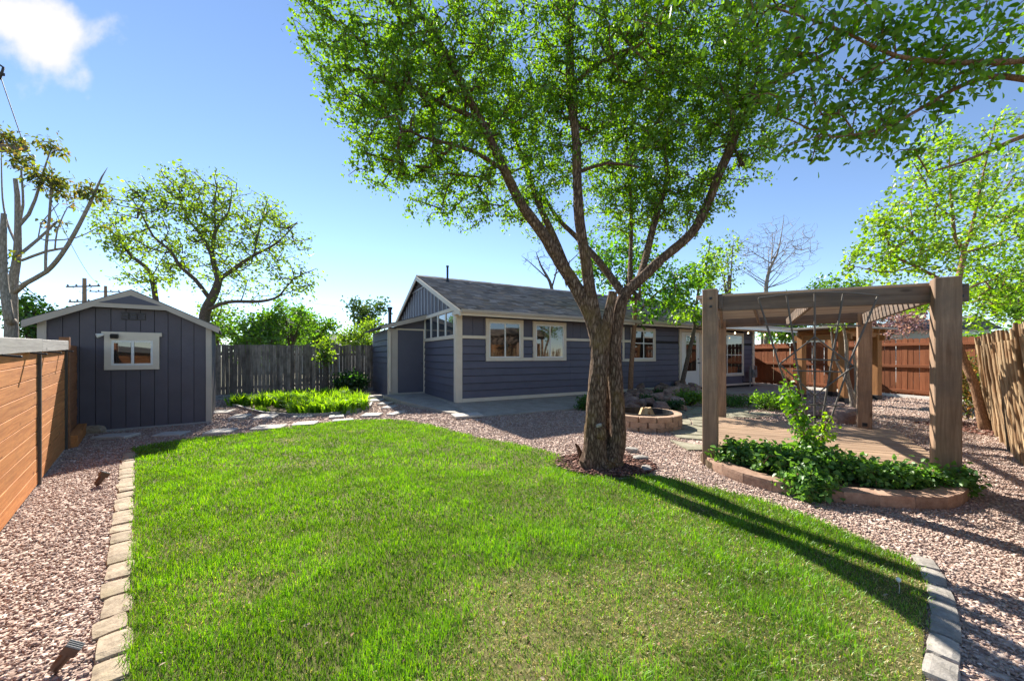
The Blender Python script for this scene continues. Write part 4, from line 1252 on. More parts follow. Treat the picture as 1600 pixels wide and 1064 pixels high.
soilpoly = [p + Vector((0, .09, 0)) for p in plp] + [Vector((4.6, 3.95, 0)), Vector((3.5, 4.3, 0)), Vector((2.55, 4.78, 0))]
m = MB(); m.prism([(p.x - pc_.x, p.y - pc_.y) for p in soilpoly], .0, .085); m.build('soil', 'soil', pt)
PLANT2 = [(p.x, p.y) for p in plp] + [(4.75, 3.95), (3.5, 4.35), (2.5, 4.8)]

TY = 4.16
tb = at(1272, 706, TY); tb.z = .06
tr = thing('trellis', tb, 'tall grey metal fan trellis with diamond web carrying a vine', 'trellis')
def tat(u, v, off=0.0): return at(u, v, 5.613 / (1 + .402 * (u - CX) / FPX) - .03 - off)
def bar(pts_, r, name='bar'):
    m = MB(); m.tube([Vector(p) - tb for p in pts_], r, 6); m.build(name, 'trellis_iron', tr)
tops = [(1185, 466), (1229, 461), (1273, 456), (1318, 457), (1372, 462)]
feet = [(1266, 706), (1270, 706), (1273, 706), (1276, 706), (1281, 706)]
mids = [(1219, 575), (1247, 580), (1273, 580), (1297, 580), (1330, 560)]
for a, b, c in zip(feet, mids, tops): bar([tat(*a), tat(*b), tat(*c)], .0105, 'upright')
yj = TY - .018
bar([tat(1185, 466, .02), tat(1240, 459, .02), tat(1280, 457, .02), tat(1330, 458, .02), tat(1372, 462, .02)], .010, 'top_arc')
for a in ([(1218, 569), (1273, 526), (1332, 571)], [(1218, 569), (1273, 618), (1333, 573)]): bar([tat(u, v, .02) for u, v in a], .0095, 'diamond_bar')
for v, u0, u1 in ((507, 1193, 1345), (561, 1240, 1312), (579, 1238, 1312), (632, 1258, 1312)): bar([tat(u0, v, .02), tat(u1, v + 2, .02)], .0085, 'crossbar')

HOP = [(.09, .21, .055), (.13, .27, .06), (.06, .15, .045), (.18, .32, .06)]
vine_l = lb((1273, 712, 4.14, .012), (1262, 690, 4.12, .010), (1248, 655, 4.12, .009), (1238, 620, 4.12, .008), (1228, 590, 4.13, .006), (1220, 575, 4.13, .004))
tree('hop_vine', 'bright green vine climbing the left side of the trellis', (tb.x, 4.14, .08), [vine_l], [cl(1262, 690, 15, 25, 4.1, .06), cl(1250, 655, 12, 25, 4.1, .06), cl(1237, 625, 10, 20, 4.12, .06), cl(1229, 597, 6, 18, 4.12, .04, .5)], 105, 6, .044, [(.12, .26, .03), (.20, .36, .04), (.08, .19, .025)], bark='bark_tan', shape='oval', cat='vine', seed=21, ratio=.8, step=.08, parts=('stem', 'shoots', 'leaves'), twig_r=.0025)
tree('hop_shoot', 'thin young vine shoot with lime leaves on the middle trellis bars', (at(1277, 712, 4.14).x, 4.14, .08), [lb((1277, 716, 4.14, .007), (1283, 690, 4.13, .006), (1290, 664, 4.13, .005), (1293, 642, 4.13, .003))], [cl(1288, 668, 9, 28, 4.13, .03)], 22, 5, .042, [(.22, .38, .04), (.28, .44, .06)], bark='bark_tan', shape='oval', cat='vine', seed=23, ratio=.8, step=.08, parts=('stem', 'shoots', 'leaves'), twig_r=.0025)
hb = gp(1270, 740, .08)
hop_limbs = [[(hb.x, hb.y + .2, .08, .01), (hb.x, hb.y + .12, .22, .008)]]
for tx, ty, tz in ((2.75, 4.45, .2), (3.0, 4.0, .28), (3.5, 3.75, .25), (3.9, 3.75, .22), (4.3, 3.7, .18)):
    hop_limbs.append([(hb.x, hb.y + .2, .1, .008), ((hb.x + tx) / 2, (hb.y + .2 + ty) / 2, .24, .006), (tx, ty, tz, .004)])
def wc(x, y, z, rx, ry, rz, w=1.0): return (x, y, z, rx, ry, rz, w)
tree('hop_bush', 'sprawling dark green hop plant spilling over the planter wall', (hb.x, hb.y + .2, .08), hop_limbs,
     [wc(2.68, 4.40, .20, .30, .20, .13), wc(2.95, 4.02, .22, .34, .28, .17, 1.4), wc(2.88, 3.60, .12, .24, .17, .15, 1.5), wc(2.80, 3.44, .05, .17, .10, .06, 1.2), wc(3.35, 3.95, .20, .34, .30, .16), wc(3.62, 3.68, .16, .34, .22, .13), wc(3.98, 3.64, .15, .34, .18, .12), wc(4.30, 3.62, .15, .22, .16, .10, .8)],
     1000, 12, .047, HOP, bark='bark_tan', leafmat='leaf_gloss', shape='oval', cat='plant', seed=22, ratio=.82, step=.1, parts=('stem', 'shoots', 'leaves'), twig_r=.0025, up=.5)

# ================================================================== ROCK GARDEN, FLAGSTONES
def voronoi_cells(pts, bound):
    for i, p in enumerate(pts):
        q = list(bound)
        for j, o in enumerate(pts):
            if i == j: continue
            a, b = o[0] - p[0], o[1] - p[1]
            if a * a + b * b > 4: continue
            q = clip(q, a, b, (o[0] ** 2 - p[0] ** 2 + o[1] ** 2 - p[1] ** 2) / 2)
            if len(q) < 3: break
        if len(q) >= 3: yield p, q
FLAG = [(2.75, 5.85), (2.6, 5.0), (4.25, 7.9), (6.0, 8.6), (5.4, 9.6), (4.2, 10.0), (3.3, 8.2), (3.22, 6.9)]
fl_ = thing('flagstone_paving', (3.9, 7.6, 0), None, None); fl_['kind'] = 'structure'
gq = random.Random(4); fpts = []
for k in range(900):
    p = (gq.uniform(2.5, 6.1), gq.uniform(4.8, 10.1))
    if inside(FLAG, np.array([p[0]]), np.array([p[1]]))[0] and all((p[0] - o[0]) ** 2 + (p[1] - o[1]) ** 2 > .30 ** 2 for o in fpts): fpts.append(p)
for p, q in voronoi_cells(fpts, [(2.4, 4.7), (6.2, 4.7), (6.2, 10.2), (2.4, 10.2)]):
    q = [(p[0] + (a - p[0]) * .90, p[1] + (b - p[1]) * .90) for a, b in q]
    q = [(p[0] + max(-.3, min(.3, a - p[0])), p[1] + max(-.3, min(.3, b - p[1]))) for a, b in q]
    m = MB(); m.prism([(a - p[0], b - p[1]) for a, b in q], -.03, .0); m.build('flagstone', 'flagstone', fl_, (p[0] - 3.9, p[1] - 7.6, .022 + gq.uniform(-.004, .006)), (gq.uniform(-.012, .012), gq.uniform(-.012, .012), 0))
ROCKERY = [gp(u, v) for u, v in ((970, 632), (990, 646), (1058, 643), (1098, 626), (1095, 612), (1040, 612), (985, 617))]
tag(sheet('rock_garden_soil', ROCKERY, .012, 'soil'), kind='structure')
rk = thing('rockery', (3.6, 10.2, 0), 'heap of reddish rocks planted with low greenery before the house', 'rockery')
gq = random.Random(9)
for k in range(44):
    while True:
        p = (gq.uniform(2.4, 6.2), gq.uniform(8.6, 13.5))
        if inside([(q.x, q.y) for q in ROCKERY], np.array([p[0]]), np.array([p[1]]))[0]: break
    s_ = gq.uniform(.20, .42)
    link('rock', rough_stone(round(s_, 1) + .05, round(s_ * .8, 1) + .03, round(s_ * .7, 1) + .03, 'rock_red', gq.randrange(7), 3.0, .16, 'rock'), rk, (p[0] - 3.6, p[1] - 10.2, .06 + gq.uniform(0, .10) + max(0, (p[1] - 9.6) * .04)), (gq.uniform(-.4, .4), gq.uniform(-.4, .4), gq.uniform(0, 6)))
rb = thing('rock_border', (7.0, 8.0, 0), 'line of brown boulders behind the deck beside the arbor', 'rocks')
for k, (u, v, s_) in enumerate(((1250, 640, .35), (1268, 646, .42), (1285, 641, .40), (1295, 655, .50), (1313, 648, .46), (1322, 662, .55), (1336, 655, .45), (1215, 640, .3), (1205, 632, .3))):
    p = gp(u, v); link('rock', rough_stone(s_, s_ * .75, s_ * .6, 'rock_red', k % 7, 3.2, .14, 'rock'), rb, p - Vector((7.0, 8.0, 0)) + Vector((0, .15, s_ * .2)), (gq.uniform(-.3, .3), gq.uniform(-.3, .3), gq.uniform(0, 6)))

def bush(name, label, c, rx, rz, n, per, ls, cols, seed, shape='diamond', leafmat='leaf', group=None, ry=None, bark='bark_grey', up=.25, cat='bush'):
    ry = ry or rx; x, y, z = c
    limbs = [[(x, y, z - .02, .02), (x, y, z + rz * .5, .014)]]
    g = random.Random(seed)
    for k in range(6):
        a = k * 1.05 + g.uniform(-.3, .3); limbs.append([(x, y, z + .02, .012), (x + math.cos(a) * rx * .4, y + math.sin(a) * ry * .4, z + rz * .8, .008), (x + math.cos(a) * rx * .7, y + math.sin(a) * ry * .7, z + rz * 1.3, .005)])
    cs = [wc(x, y, z + rz, rx, ry, rz, 1.0)]
    for k in range(4):
        a = g.uniform(0, 6.28); cs.append(wc(x + math.cos(a) * rx * .6, y + math.sin(a) * ry * .6, z + rz * g.uniform(.7, 1.5), rx * .5, ry * .5, rz * .5, .8))
    return tree(name, label, (x, y, z), limbs, cs, n, per, ls, cols, bark=bark, shape=shape, leafmat=leafmat, cat=cat, seed=seed, group=group, ratio=.6, step=.12, parts=('stem', 'shoots', 'leaves'), twig_r=.003, up=up)
DARKG = [(.03, .085, .022), (.05, .13, .03), (.025, .065, .02)]
MIDG = [(.06, .16, .025), (.10, .22, .03), (.04, .11, .02)]
BRG = [(.12, .25, .03), (.18, .33, .045), (.08, .18, .025)]
for k, (u, v, rx, rz, lab, cols) in enumerate(((913, 641, .18, .15, 'small dark shrub left of the big trunk at the walkway', MIDG), (1078, 634, .38, .22, 'bright feathery green bush at the right end of the rock garden', BRG),
        (1012, 634, .22, .12, 'dark trailing plant low in front of the rock heap', DARKG), (1035, 624, .25, .12, 'dark green cushion plant in the middle of the rock heap', DARKG),
        (1052, 641, .28, .09, 'dark spreading mat between the fire pit and flagstones', DARKG), (1146, 636, .42, .14, 'dark green spreading plant at the left behind the deck', MIDG), (1196, 640, .42, .20, 'bright bushy perennial behind the deck seen through the pergola', BRG), (1226, 637, .28, .14, 'pale green clump beside the boulders behind the trellis', BRG))):
    p = gp(u, v); bush('garden_plant', lab, (p.x, p.y, .02), rx, rz, 110, 12, .055 if k != 5 else .05, cols, 40 + k, cat='plant', up=.4)

# ================================================================== ARBOR at the patio edge
ar = thing('arbor', (9.9, 11.5, 0), 'orange stained timber arbor with flat roof near the brown fence', 'arbor')
Oa = Vector((9.9, 11.5, 0))
for px_, py_ in ((9.05, 11.6), (9.42, 10.55), (11.15, 11.35), (10.7, 12.4)):
    piece('post', (.17, .17, 2.0), (px_ - Oa.x, py_ - Oa.y, 1.0), 'arbor_post', ar, (0, 0, R(12)), b=.006)
    piece('post_base', (.19, .19, .16), (px_ - Oa.x, py_ - Oa.y, .08), 'metal_black', ar, (0, 0, R(12)))
def abeam(a, b, z, w, h, mat='arbor_beam', name='beam', e=.2):
    a, b = Vector((*a, 0)), Vector((*b, 0)); d = (b - a).normalized(); a -= d * e; b += d * e
    return piece(name, (round((b - a).length, 2), w, h), (a + b) / 2 - Oa + Vector((0, 0, z)), mat, ar, (0, 0, math.atan2(d.y, d.x)))
abeam((9.05, 11.6), (9.42, 10.55), 1.90, .06, .16); abeam((10.7, 12.4), (11.15, 11.35), 1.90, .06, .16); abeam((9.42, 10.55), (11.15, 11.35), 2.0, .06, .16, e=.1); abeam((9.05, 11.6), (10.7, 12.4), 2.0, .06, .16)
for t in (.15, .35, .55, .75, .95): abeam((9.42 + 1.73 * t, 10.55 + .8 * t), (9.05 + 1.65 * t, 11.6 + .8 * t), 2.09, .05, .10, name='rafter', e=.25)
m = MB(); zz = 2.15
m.add([(9.1 - Oa.x, 10.15 - Oa.y, zz), (11.75 - Oa.x, 11.3 - Oa.y, zz), (11.1 - Oa.x, 12.9 - Oa.y, zz), (8.6 - Oa.x, 11.8 - Oa.y, zz)] + [(9.1 - Oa.x, 10.15 - Oa.y, zz + .05), (11.75 - Oa.x, 11.3 - Oa.y, zz + .05), (11.1 - Oa.x, 12.9 - Oa.y, zz + .05), (8.6 - Oa.x, 11.8 - Oa.y, zz + .05)], hexf); m.build('roof_sheet', 'roof_tan', ar)

# ================================================================== SMALL THINGS
def spotlight(loc, label, s, rz, tilt):
    T = thing('garden_spotlight', loc, label, 'spotlight', rz)
    m = MB(); m.tube([(0, 0, -.06), (0, 0, .03)], .012 * s, 8); m.build('stake', 'metal_bronze', T)
    Rm = Matrix.Rotation(tilt, 3, 'Y')
    m = MB(); m.tube([Rm @ Vector((0, 0, z)) * s + Vector((0, 0, .03)) for z in (-.02, .0, .05, .10)], [.022 * s, .032 * s, .036 * s, .036 * s], 14); m.build('housing', 'metal_bronze', T)
    m = MB(); m.box(-.045 * s, .045 * s, -.034 * s, .034 * s, .092 * s, .142 * s); o = m.build('shroud', 'metal_bronze', T, (0, 0, .03), (0, tilt, 0))
    for k in range(4): piece('fin', (.094 * s, .008 * s, .012 * s), (0, (-.027 + .018 * k) * s, .146 * s), 'metal_grey', o)
    return T
spotlight(gp(88, 1052), 'bronze garden spotlight with ribbed head in the near left gravel', .62, R(30), R(38))
spotlight(gp(152, 760), 'small bronze garden spotlight farther along the left gravel', .8, R(60), R(30))
dp = gp(1405, 930)
dn_ = thing('dandelion', dp, 'white dandelion seed head standing in the right lawn corner', 'flower')
m = MB(); m.tube([(0, 0, 0), (.002, 0, .05), (-.002, .002, .085)], .0022, 6); m.build('stem', 'trim_taupe', dn_)
m = MB(); m.tube([(-.002, .002, .075), (-.002, .002, .082), (-.002, .002, .094), (-.002, .002, .100)], [.004, .011, .011, .004], 10); m.build('seed_head', 'white_vinyl', dn_)
mr = gp(945, 727)
MULCH = [(mr.x + .62 * math.cos(a) * (1 + .08 * math.sin(3 * a)), mr.y + .50 * math.sin(a)) for a in [2 * math.pi * k / 24 for k in range(24)]]
tag(sheet('mulch_ring', MULCH, .018, 'mulch_ground'), kind='structure')
for j, (u, v, s_, lab) in enumerate(((1002, 720, .20, 'pale flat rock at the right rim of the mulch ring'), (1010, 736, .16, 'small pale rock nearest the lawn at the mulch ring'), (988, 706, .17, 'pale rock behind the trunk at the mulch ring'))):
    o = link('rock', rough_stone(s_, s_ * .7, s_ * .4, 'edging_grey', j, 3.0, .15, 'rock'), None, gp(u, v) + Vector((0, 0, .03)), (0, 0, j * 1.3)); tag(o, lab, 'rock')

# ================================================================== TREES
ELM = [(.095, .20, .02), (.15, .28, .03), (.22, .36, .045), (.065, .14, .018)]
trunk_a = [(*Vector((1.01, 4.50, -.05)), .22), (*Vector((1.01, 4.50, .08)), .175)] + lb((930, 700, 4.47, .134), (930, 650, 4.45, .114), (934, 600, 4.43, .105), (937, 555, 4.44, .103), (930, 512, 4.46, .090), (908, 462, 4.5, .080), (880, 418, 4.5, .072), (850, 368, 4.45, .065), (816, 322, 4.4, .058), (791, 272, 4.3, .051), (765, 215, 4.25, .045), (738, 165, 4.2, .039), (705, 100, 4.1, .038), (672, 45, 4.0, .03), (640, 0, 3.95, .024), (600, -70, 3.9, .012))
trunk_b = [(*Vector((1.22, 4.56, -.05)), .19), (*Vector((1.215, 4.56, .1)), .145)] + lb((964, 690, 4.55, .100), (965, 640, 4.54, .088), (961, 590, 4.55, .085), (959, 545, 4.55, .084), (965, 501, 4.54, .074), (976, 462, 4.52, .067), (1005, 432, 4.5, .060), (1040, 400, 4.5, .056), (1080, 365, 4.5, .053), (1105, 320, 4.5, .050), (1122, 275, 4.45, .047), (1140, 235, 4.4, .049), (1155, 190, 4.35, .045), (1180, 150, 4.3, .04), (1215, 125, 4.2, .033), (1260, 100, 4.1, .024), (1320, 70, 4.0, .012))
elm_limbs = [trunk_a, trunk_b, [(1.12, 4.60, -.05, .2), (1.12, 4.68, .3, .12)] + lb((948, 640, 4.84, .09), (948, 590, 4.78, .085), (948, 540, 4.64, .075)), 
    lb((937, 560, 4.42, .085), (946, 520, 4.38, .064), (953, 480, 4.36, .054), (958, 456, 4.35, .048)),
    lb((932, 515, 4.46, .088), (922, 455, 4.46, .070), (914, 400, 4.45, .064), (905, 340, 4.45, .059), (902, 280, 4.45, .055), (900, 220, 4.45, .051), (893, 150, 4.45, .052), (890, 80, 4.4, .046), (893, 0, 4.4, .036), (890, -90, 4.4, .018)),
    lb((888, 428, 4.52, .05), (865, 370, 4.7, .044), (840, 315, 4.85, .038), (822, 260, 5.0, .032), (803, 212, 5.1, .024), (795, 150, 5.2, .012)),
    lb((745, 185, 4.2, .028), (700, 166, 4.1, .022), (640, 135, 4.0, .012)),
    lb((790, 268, 4.3, .026), (735, 235, 4.0, .020), (660, 215, 3.8, .012)),
    lb((970, 455, 4.55, .05), (935, 408, 4.8, .042), (900, 370, 5.0, .034), (870, 340, 5.1, .026), (850, 305, 5.2, .014)),
    lb((1000, 436, 4.5, .045), (1012, 390, 4.7, .042), (1030, 320, 4.8, .038), (1043, 280, 4.85, .032), (1038, 235, 4.9, .026), (1030, 170, 5.0, .012)),
    lb((983, 452, 4.55, .03), (986, 380, 4.9, .026), (985, 300, 5.0, .022), (975, 190, 5.1, .012)),
    lb((1143, 228, 4.4, .032), (1147, 165, 4.5, .028), (1156, 85, 4.6, .022), (1150, 10, 4.7, .012)),
    lb((1165, 172, 4.32, .026), (1190, 90, 4.2, .022), (1202, 0, 4.1, .012)),
    lb((902, 128, 4.45, .03), (935, 100, 4.3, .024), (985, 75, 4.1, .012)),
    lb((902, 270, 4.45, .024), (950, 255, 4.3, .018), (1000, 262, 4.2, .01))]
elm_cl = [cl(590, 60, 130, 90, 4.1, .9), cl(600, 150, 95, 85, 4.1, .8), cl(690, 130, 110, 110, 4.2, 1.0), cl(620, 235, 75, 65, 4.1, .6), cl(700, 265, 95, 65, 4.3, .8), cl(760, 320, 80, 42, 4.5, .6, .8), cl(575, 265, 35, 30, 4.1, .3, .5), cl(680, 330, 55, 20, 4.4, .4, .5),
    cl(790, 110, 120, 110, 4.6, 1.1), cl(830, 230, 90, 80, 4.8, .8), cl(850, 320, 60, 55, 5.0, .6, .6), cl(940, 90, 120, 100, 4.5, 1.1), cl(950, 210, 110, 90, 4.8, .9), cl(985, 310, 80, 60, 5.0, .7, .9), cl(1050, 110, 120, 120, 4.5, 1.1), cl(1060, 230, 100, 80, 4.7, .9), cl(1040, 330, 75, 55, 4.9, .6, .9),
    cl(1130, 70, 110, 90, 4.3, .9), cl(1150, 190, 80, 70, 4.4, .7), cl(1110, 310, 45, 45, 4.7, .5, .8), cl(1190, 250, 40, 40, 4.5, .4, .6), cl(500, 30, 50, 50, 4.0, .4, .5), cl(850, -130, 330, 110, 4.3, 1.3, .35)]
elm = tree('elm_tree', 'big multi stemmed shade tree with twisted furrowed trunk on the lawn edge', (1.10, 4.53, 0), elm_limbs, elm_cl, 4900, 26, .040, ELM, bark='bark_elm', shape='diamond', seed=101, ratio=.58, twig_r=.0028, step=.13, bark_rough=.20, trunk_limbs=5, scatter=1.1)

kn = link('pruning_scar', rough_stone(.13, .07, .20, 'bark_elm', 2, 3.0, .2, 'pruning_scar'), elm, at(938, 674, 4.335) - Vector((1.10, 4.53, 0)), (.1, -.25, .1))
link('cut_face', rough_stone(.07, .03, .05, 'edging_grey', 4, 3.0, .2, 'cut_face'), kn, (-.01, -.03, .085), (.5, 0, 0))
# overhanging tree from beyond the coyote fence
NE = [(.11, .24, .024), (.16, .31, .032), (.24, .40, .045), (.075, .17, .018)]
near_l = [[(5.9, 2.35, -.05, .20), (5.85, 2.4, 1.4, .15), (5.6, 2.45, 2.6, .12), (5.1, 2.55, 3.3, .09), (4.6, 2.6, 3.45, .06)] + lb((1700, 80, 2.6, .034), (1600, 95, 2.6, .022), (1500, 98, 2.6, .016), (1400, 88, 2.6, .013), (1330, 55, 2.6, .010), (1250, 25, 2.6, .008), (1180, 5, 2.6, .005)),
    [(5.6, 2.45, 2.6, .07), (4.9, 2.7, 3.2, .05)] + lb((1720, 140, 2.8, .032), (1600, 124, 2.8, .022), (1545, 120, 2.8, .019), (1490, 140, 2.8, .016), (1430, 175, 2.8, .013), (1375, 203, 2.8, .010), (1300, 215, 2.8, .006)),
    [(5.8, 2.42, 1.9, .06), (5.0, 2.9, 2.7, .04)] + lb((1680, 195, 3.0, .026), (1600, 213, 3.0, .018), (1555, 232, 3.0, .014), (1500, 255, 3.0, .009), (1450, 270, 3.0, .005)),
    [(5.1, 2.55, 3.3, .05)] + lb((1650, -40, 2.5, .024), (1450, -25, 2.4, .014), (1250, -15, 2.3, .010), (1080, 0, 2.3, .006))]
near_c = [cl(1300, 100, 150, 75, 2.8, .35), cl(1430, 120, 130, 70, 2.75, .35), cl(1540, 60, 90, 55, 2.6, .3), cl(1330, 205, 95, 48, 2.9, .3), cl(1240, 190, 60, 50, 2.9, .25, .8), cl(1430, 205, 60, 40, 2.9, .25, .8), cl(1530, 235, 75, 16, 3.0, .15, .5), cl(1100, 12, 120, 26, 2.3, .2, .7), cl(1260, 30, 120, 40, 2.5, .3), cl(1420, 20, 130, 40, 2.5, .3), cl(1750, 20, 150, 120, 2.6, .5, .5), cl(1850, -50, 200, 150, 2.5, .7, .5)]
tree('overhanging_tree', 'leafy boughs of a neighbouring tree hanging in from the upper right', (5.9, 2.35, 0), near_l, near_c, 560, 11, .053, NE, bark='bark_tan', leafmat='leaf', shape='oval', seed=102, ratio=.52, twig_r=.0022, step=.12, droop=.5, sides=8)

# maple with the curved trunk behind the right pergola post
MAP = [(.15, .29, .03), (.23, .38, .045), (.10, .21, .025), (.32, .44, .07)]
mp_l = [[(8.65, 6.72, -.04, 0.1170), (8.6, 6.75, .06, 0.0858)] + lb((1532, 640, 6.8, 0.0686), (1522, 600, 6.85, 0.0624), (1505, 560, 6.95, 0.0585), (1493, 520, 7.05, 0.0546), (1492, 470, 7.2, 0.0507), (1500, 425, 7.3, 0.0468), (1506, 394, 7.35, 0.0406), (1492, 371, 7.3, 0.0312), (1489, 340, 7.3, 0.0265), (1484, 274, 7.3, 0.0172), (1484, 230, 7.3, 0.0078)),
    lb((1489, 340, 7.3, 0.0195), (1466, 322, 7.2, 0.0172), (1445, 284, 7.1, 0.0140), (1428, 256, 7.0, 0.0078)),
    lb((1506, 394, 7.35, 0.0312), (1518, 357, 7.4, 0.0265), (1529, 309, 7.5, 0.0211), (1540, 256, 7.5, 0.0156), (1556, 190, 7.6, 0.0078)),
    lb((1508, 385, 7.35, 0.0234), (1546, 330, 7.6, 0.0187), (1588, 270, 7.8, 0.0094)),
    lb((1494, 455, 7.2, 0.0312), (1466, 435, 7.0, 0.0281), (1424, 413, 6.9, 0.0234), (1394, 396, 6.85, 0.0203), (1380, 343, 6.8, 0.0117)),
    lb((1430, 416, 6.9, 0.0156), (1385, 425, 6.8, 0.0109), (1330, 415, 6.7, 0.0062)),
    lb((1506, 395, 7.35, 0.0234), (1560, 380, 7.8, 0.0156), (1620, 360, 8.2, 0.0078)),
    lb((1494, 460, 7.2, 0.0234), (1540, 440, 7.5, 0.0156), (1590, 430, 7.8, 0.0078))]
mp_c = [cl(1395, 385, 75, 55, 6.9, .6), cl(1350, 420, 45, 40, 6.8, .4, .8), cl(1460, 310, 75, 70, 7.1, .7), cl(1470, 240, 40, 55, 7.2, .5), cl(1550, 250, 60, 70, 7.5, .7), cl(1540, 350, 80, 60, 7.5, .7), cl(1450, 400, 70, 35, 7.0, .6), cl(1575, 420, 70, 50, 7.8, .7), cl(1550, 480, 75, 35, 8.0, .6), cl(1630, 330, 60, 90, 8, .8), cl(1440, 460, 60, 30, 7.5, .6, .8), cl(1405, 350, 55, 40, 6.9, .5)]
tree('maple_tree', 'young bright green maple with curved bare trunk by the coyote fence', (8.6, 6.74, 0), mp_l, mp_c, 950, 13, .066, MAP, bark='bark_tan', seed=103, ratio=.8, twig_r=.003, step=.15, up=.4, scatter=1.25)

# two slender trees in the rock garden
tA = lb((985, 616, 11.9, .095), (986, 580, 11.9, .08), (989, 540, 11.9, .075), (992, 495, 11.85, .065), (990, 450, 11.8, .05), (985, 400, 11.7, .03), (978, 360, 11.6, .015))
tree('slender_tree', 'slim tan trunk with dense green crown in front of third window', (tA[0][0], 11.9, .03), [tA, lb((992, 495, 11.85, .04), (1030, 455, 11.6, .03), (1075, 440, 11.5, .015)), lb((990, 470, 11.8, .04), (950, 430, 11.7, .03), (915, 410, 11.6, .015))],
     [cl(990, 420, 80, 45, 11.6, 1.2), cl(1030, 465, 60, 35, 11.4, .9), cl(960, 390, 60, 35, 11.7, 1.0), cl(1065, 440, 40, 30, 11.4, .7), cl(925, 430, 40, 35, 11.7, .8, .7), cl(1010, 492, 30, 16, 11.3, .5, .6)], 330, 14, .11, [(.055, .15, .02), (.09, .21, .026), (.13, .27, .035)], bark='bark_tan', seed=104, ratio=.65, twig_r=.004, step=.22, scatter=1.1)
tB = lb((1064, 607, 12.4, .085), (1070, 580, 12.4, .075), (1078, 545, 12.4, .068), (1084, 518, 12.4, .06), (1088, 480, 12.4, .045), (1092, 450, 12.3, .035), (1104, 415, 12.2, .02), (1110, 370, 12.2, .01))
tree('slender_tree', 'leaning grey trunk with sparse yellow green leaves before the back door', (tB[0][0], 12.4, .05), [tB, lb((1085, 515, 12.4, .03), (1110, 500, 12.2, .02), (1130, 485, 12.1, .01)), lb((1086, 500, 12.4, .03), (1068, 470, 12.3, .02), (1060, 440, 12.2, .01))],
     [cl(1072, 495, 26, 18, 12.2, .4), cl(1105, 490, 22, 20, 12.1, .4), cl(1092, 440, 26, 30, 12.2, .5), cl(1112, 395, 20, 30, 12.2, .5, .7), cl(1055, 470, 22, 22, 12.2, .4)], 110, 14, .12, [(.16, .30, .035), (.24, .37, .05), (.11, .22, .03)], bark='bark_grey', seed=105, ratio=.7, twig_r=.004, step=.22)

# pale pruned tree behind the left fence
TH = [(.09, .14, .03), (.20, .095, .045), (.15, .20, .035), (.07, .11, .025)]
Yp = 5.4
pl_l = [[(at(18, 480, Yp).x, Yp, -.05, .16)] + lb((18, 620, Yp, 0.0864), (18, 476, Yp, 0.0605), (22, 430, Yp, 0.0490), (27, 400, Yp, 0.0432), (28, 355, Yp, 0.0346), (27, 304, Yp, 0.0277), (24, 280, Yp, 0.0230)),
    lb((17, 462, Yp, 0.0346), (40, 443, Yp, 0.0317), (72, 425, Yp, 0.0288), (96, 398, Yp - .1, 0.0259), (117, 364, Yp - .1, 0.0230), (140, 319, Yp - .1, 0.0196), (159, 277, Yp - .1, 0.0092), (168, 262, Yp - .1, 0.0018)),
    lb((34, 407, Yp, 0.0202), (72, 393, Yp + .1, 0.0184), (102, 388, Yp, 0.0162)),
    lb((71, 423, Yp, 0.0173), (72, 385, Yp, 0.0173), (77, 340, Yp, 0.0162), (80, 295, Yp, 0.0138)),
    lb((32, 397, Yp, 0.0230), (60, 374, Yp + .2, 0.0196), (90, 346, Yp + .3, 0.0115)),
    lb((30, 352, Yp, 0.0230), (45, 335, Yp, 0.0202), (55, 312, Yp, 0.0173), (69, 265, Yp, 0.0115), (80, 232, Yp, 0.0058)),
    lb((29, 350, Yp, 0.0173), (36, 320, Yp, 0.0150), (33, 268, Yp, 0.0115)),
    lb((86, 390, Yp, 0.0104), (90, 358, Yp, 0.0092), (105, 325, Yp, 0.0058)),
    lb((72, 376, Yp, 0.0115), (118, 372, Yp, 0.0081), (160, 352, Yp, 0.0034)),
    lb((14, 500, Yp - .3, 0.0490), (6, 440, Yp - .3, 0.0403), (5, 380, Yp - .3, 0.0346), (6, 334, Yp - .3, 0.0259)),
    lb((24, 378, Yp, 0.0173), (12, 350, Yp + .2, 0.0144), (4, 310, Yp + .3, 0.0104), (2, 240, Yp + .3, 0.0058)), lb((60, 372, Yp, 0.0092), (64, 350, Yp, 0.0081), (92, 318, Yp, 0.0058))]
pl_c = [cl(34, 250, 16, 20, Yp, .2), cl(77, 285, 26, 22, Yp, .25, 1.3), cl(80, 228, 22, 12, Yp, .2), cl(142, 300, 24, 18, Yp - .1, .25, 1.2), cl(112, 312, 16, 12, Yp, .15), cl(10, 215, 16, 22, Yp + .2, .2, 1.0), cl(84, 352, 10, 8, Yp + .3, .1, .4), cl(162, 350, 7, 6, Yp, .1, .3), cl(48, 330, 7, 6, Yp, .1, .3), cl(8, 400, 12, 8, Yp - .2, .1, .4)]
tree('pruned_tree', 'pale pruned tree with bronze leaf tufts behind the orange fence', (at(18, 480, Yp).x, Yp, 0), pl_l, [(c[0], c[1], c[2], c[3] * .62, c[4] * .7, c[5] * .62, c[6]) for c in pl_c], 100, 13, .068, TH, bark='bark_pale', shape='oval', seed=106, ratio=.42, twig_r=.004, step=.14, up=.5, droop=.8, tuft=True, scatter=1.0)

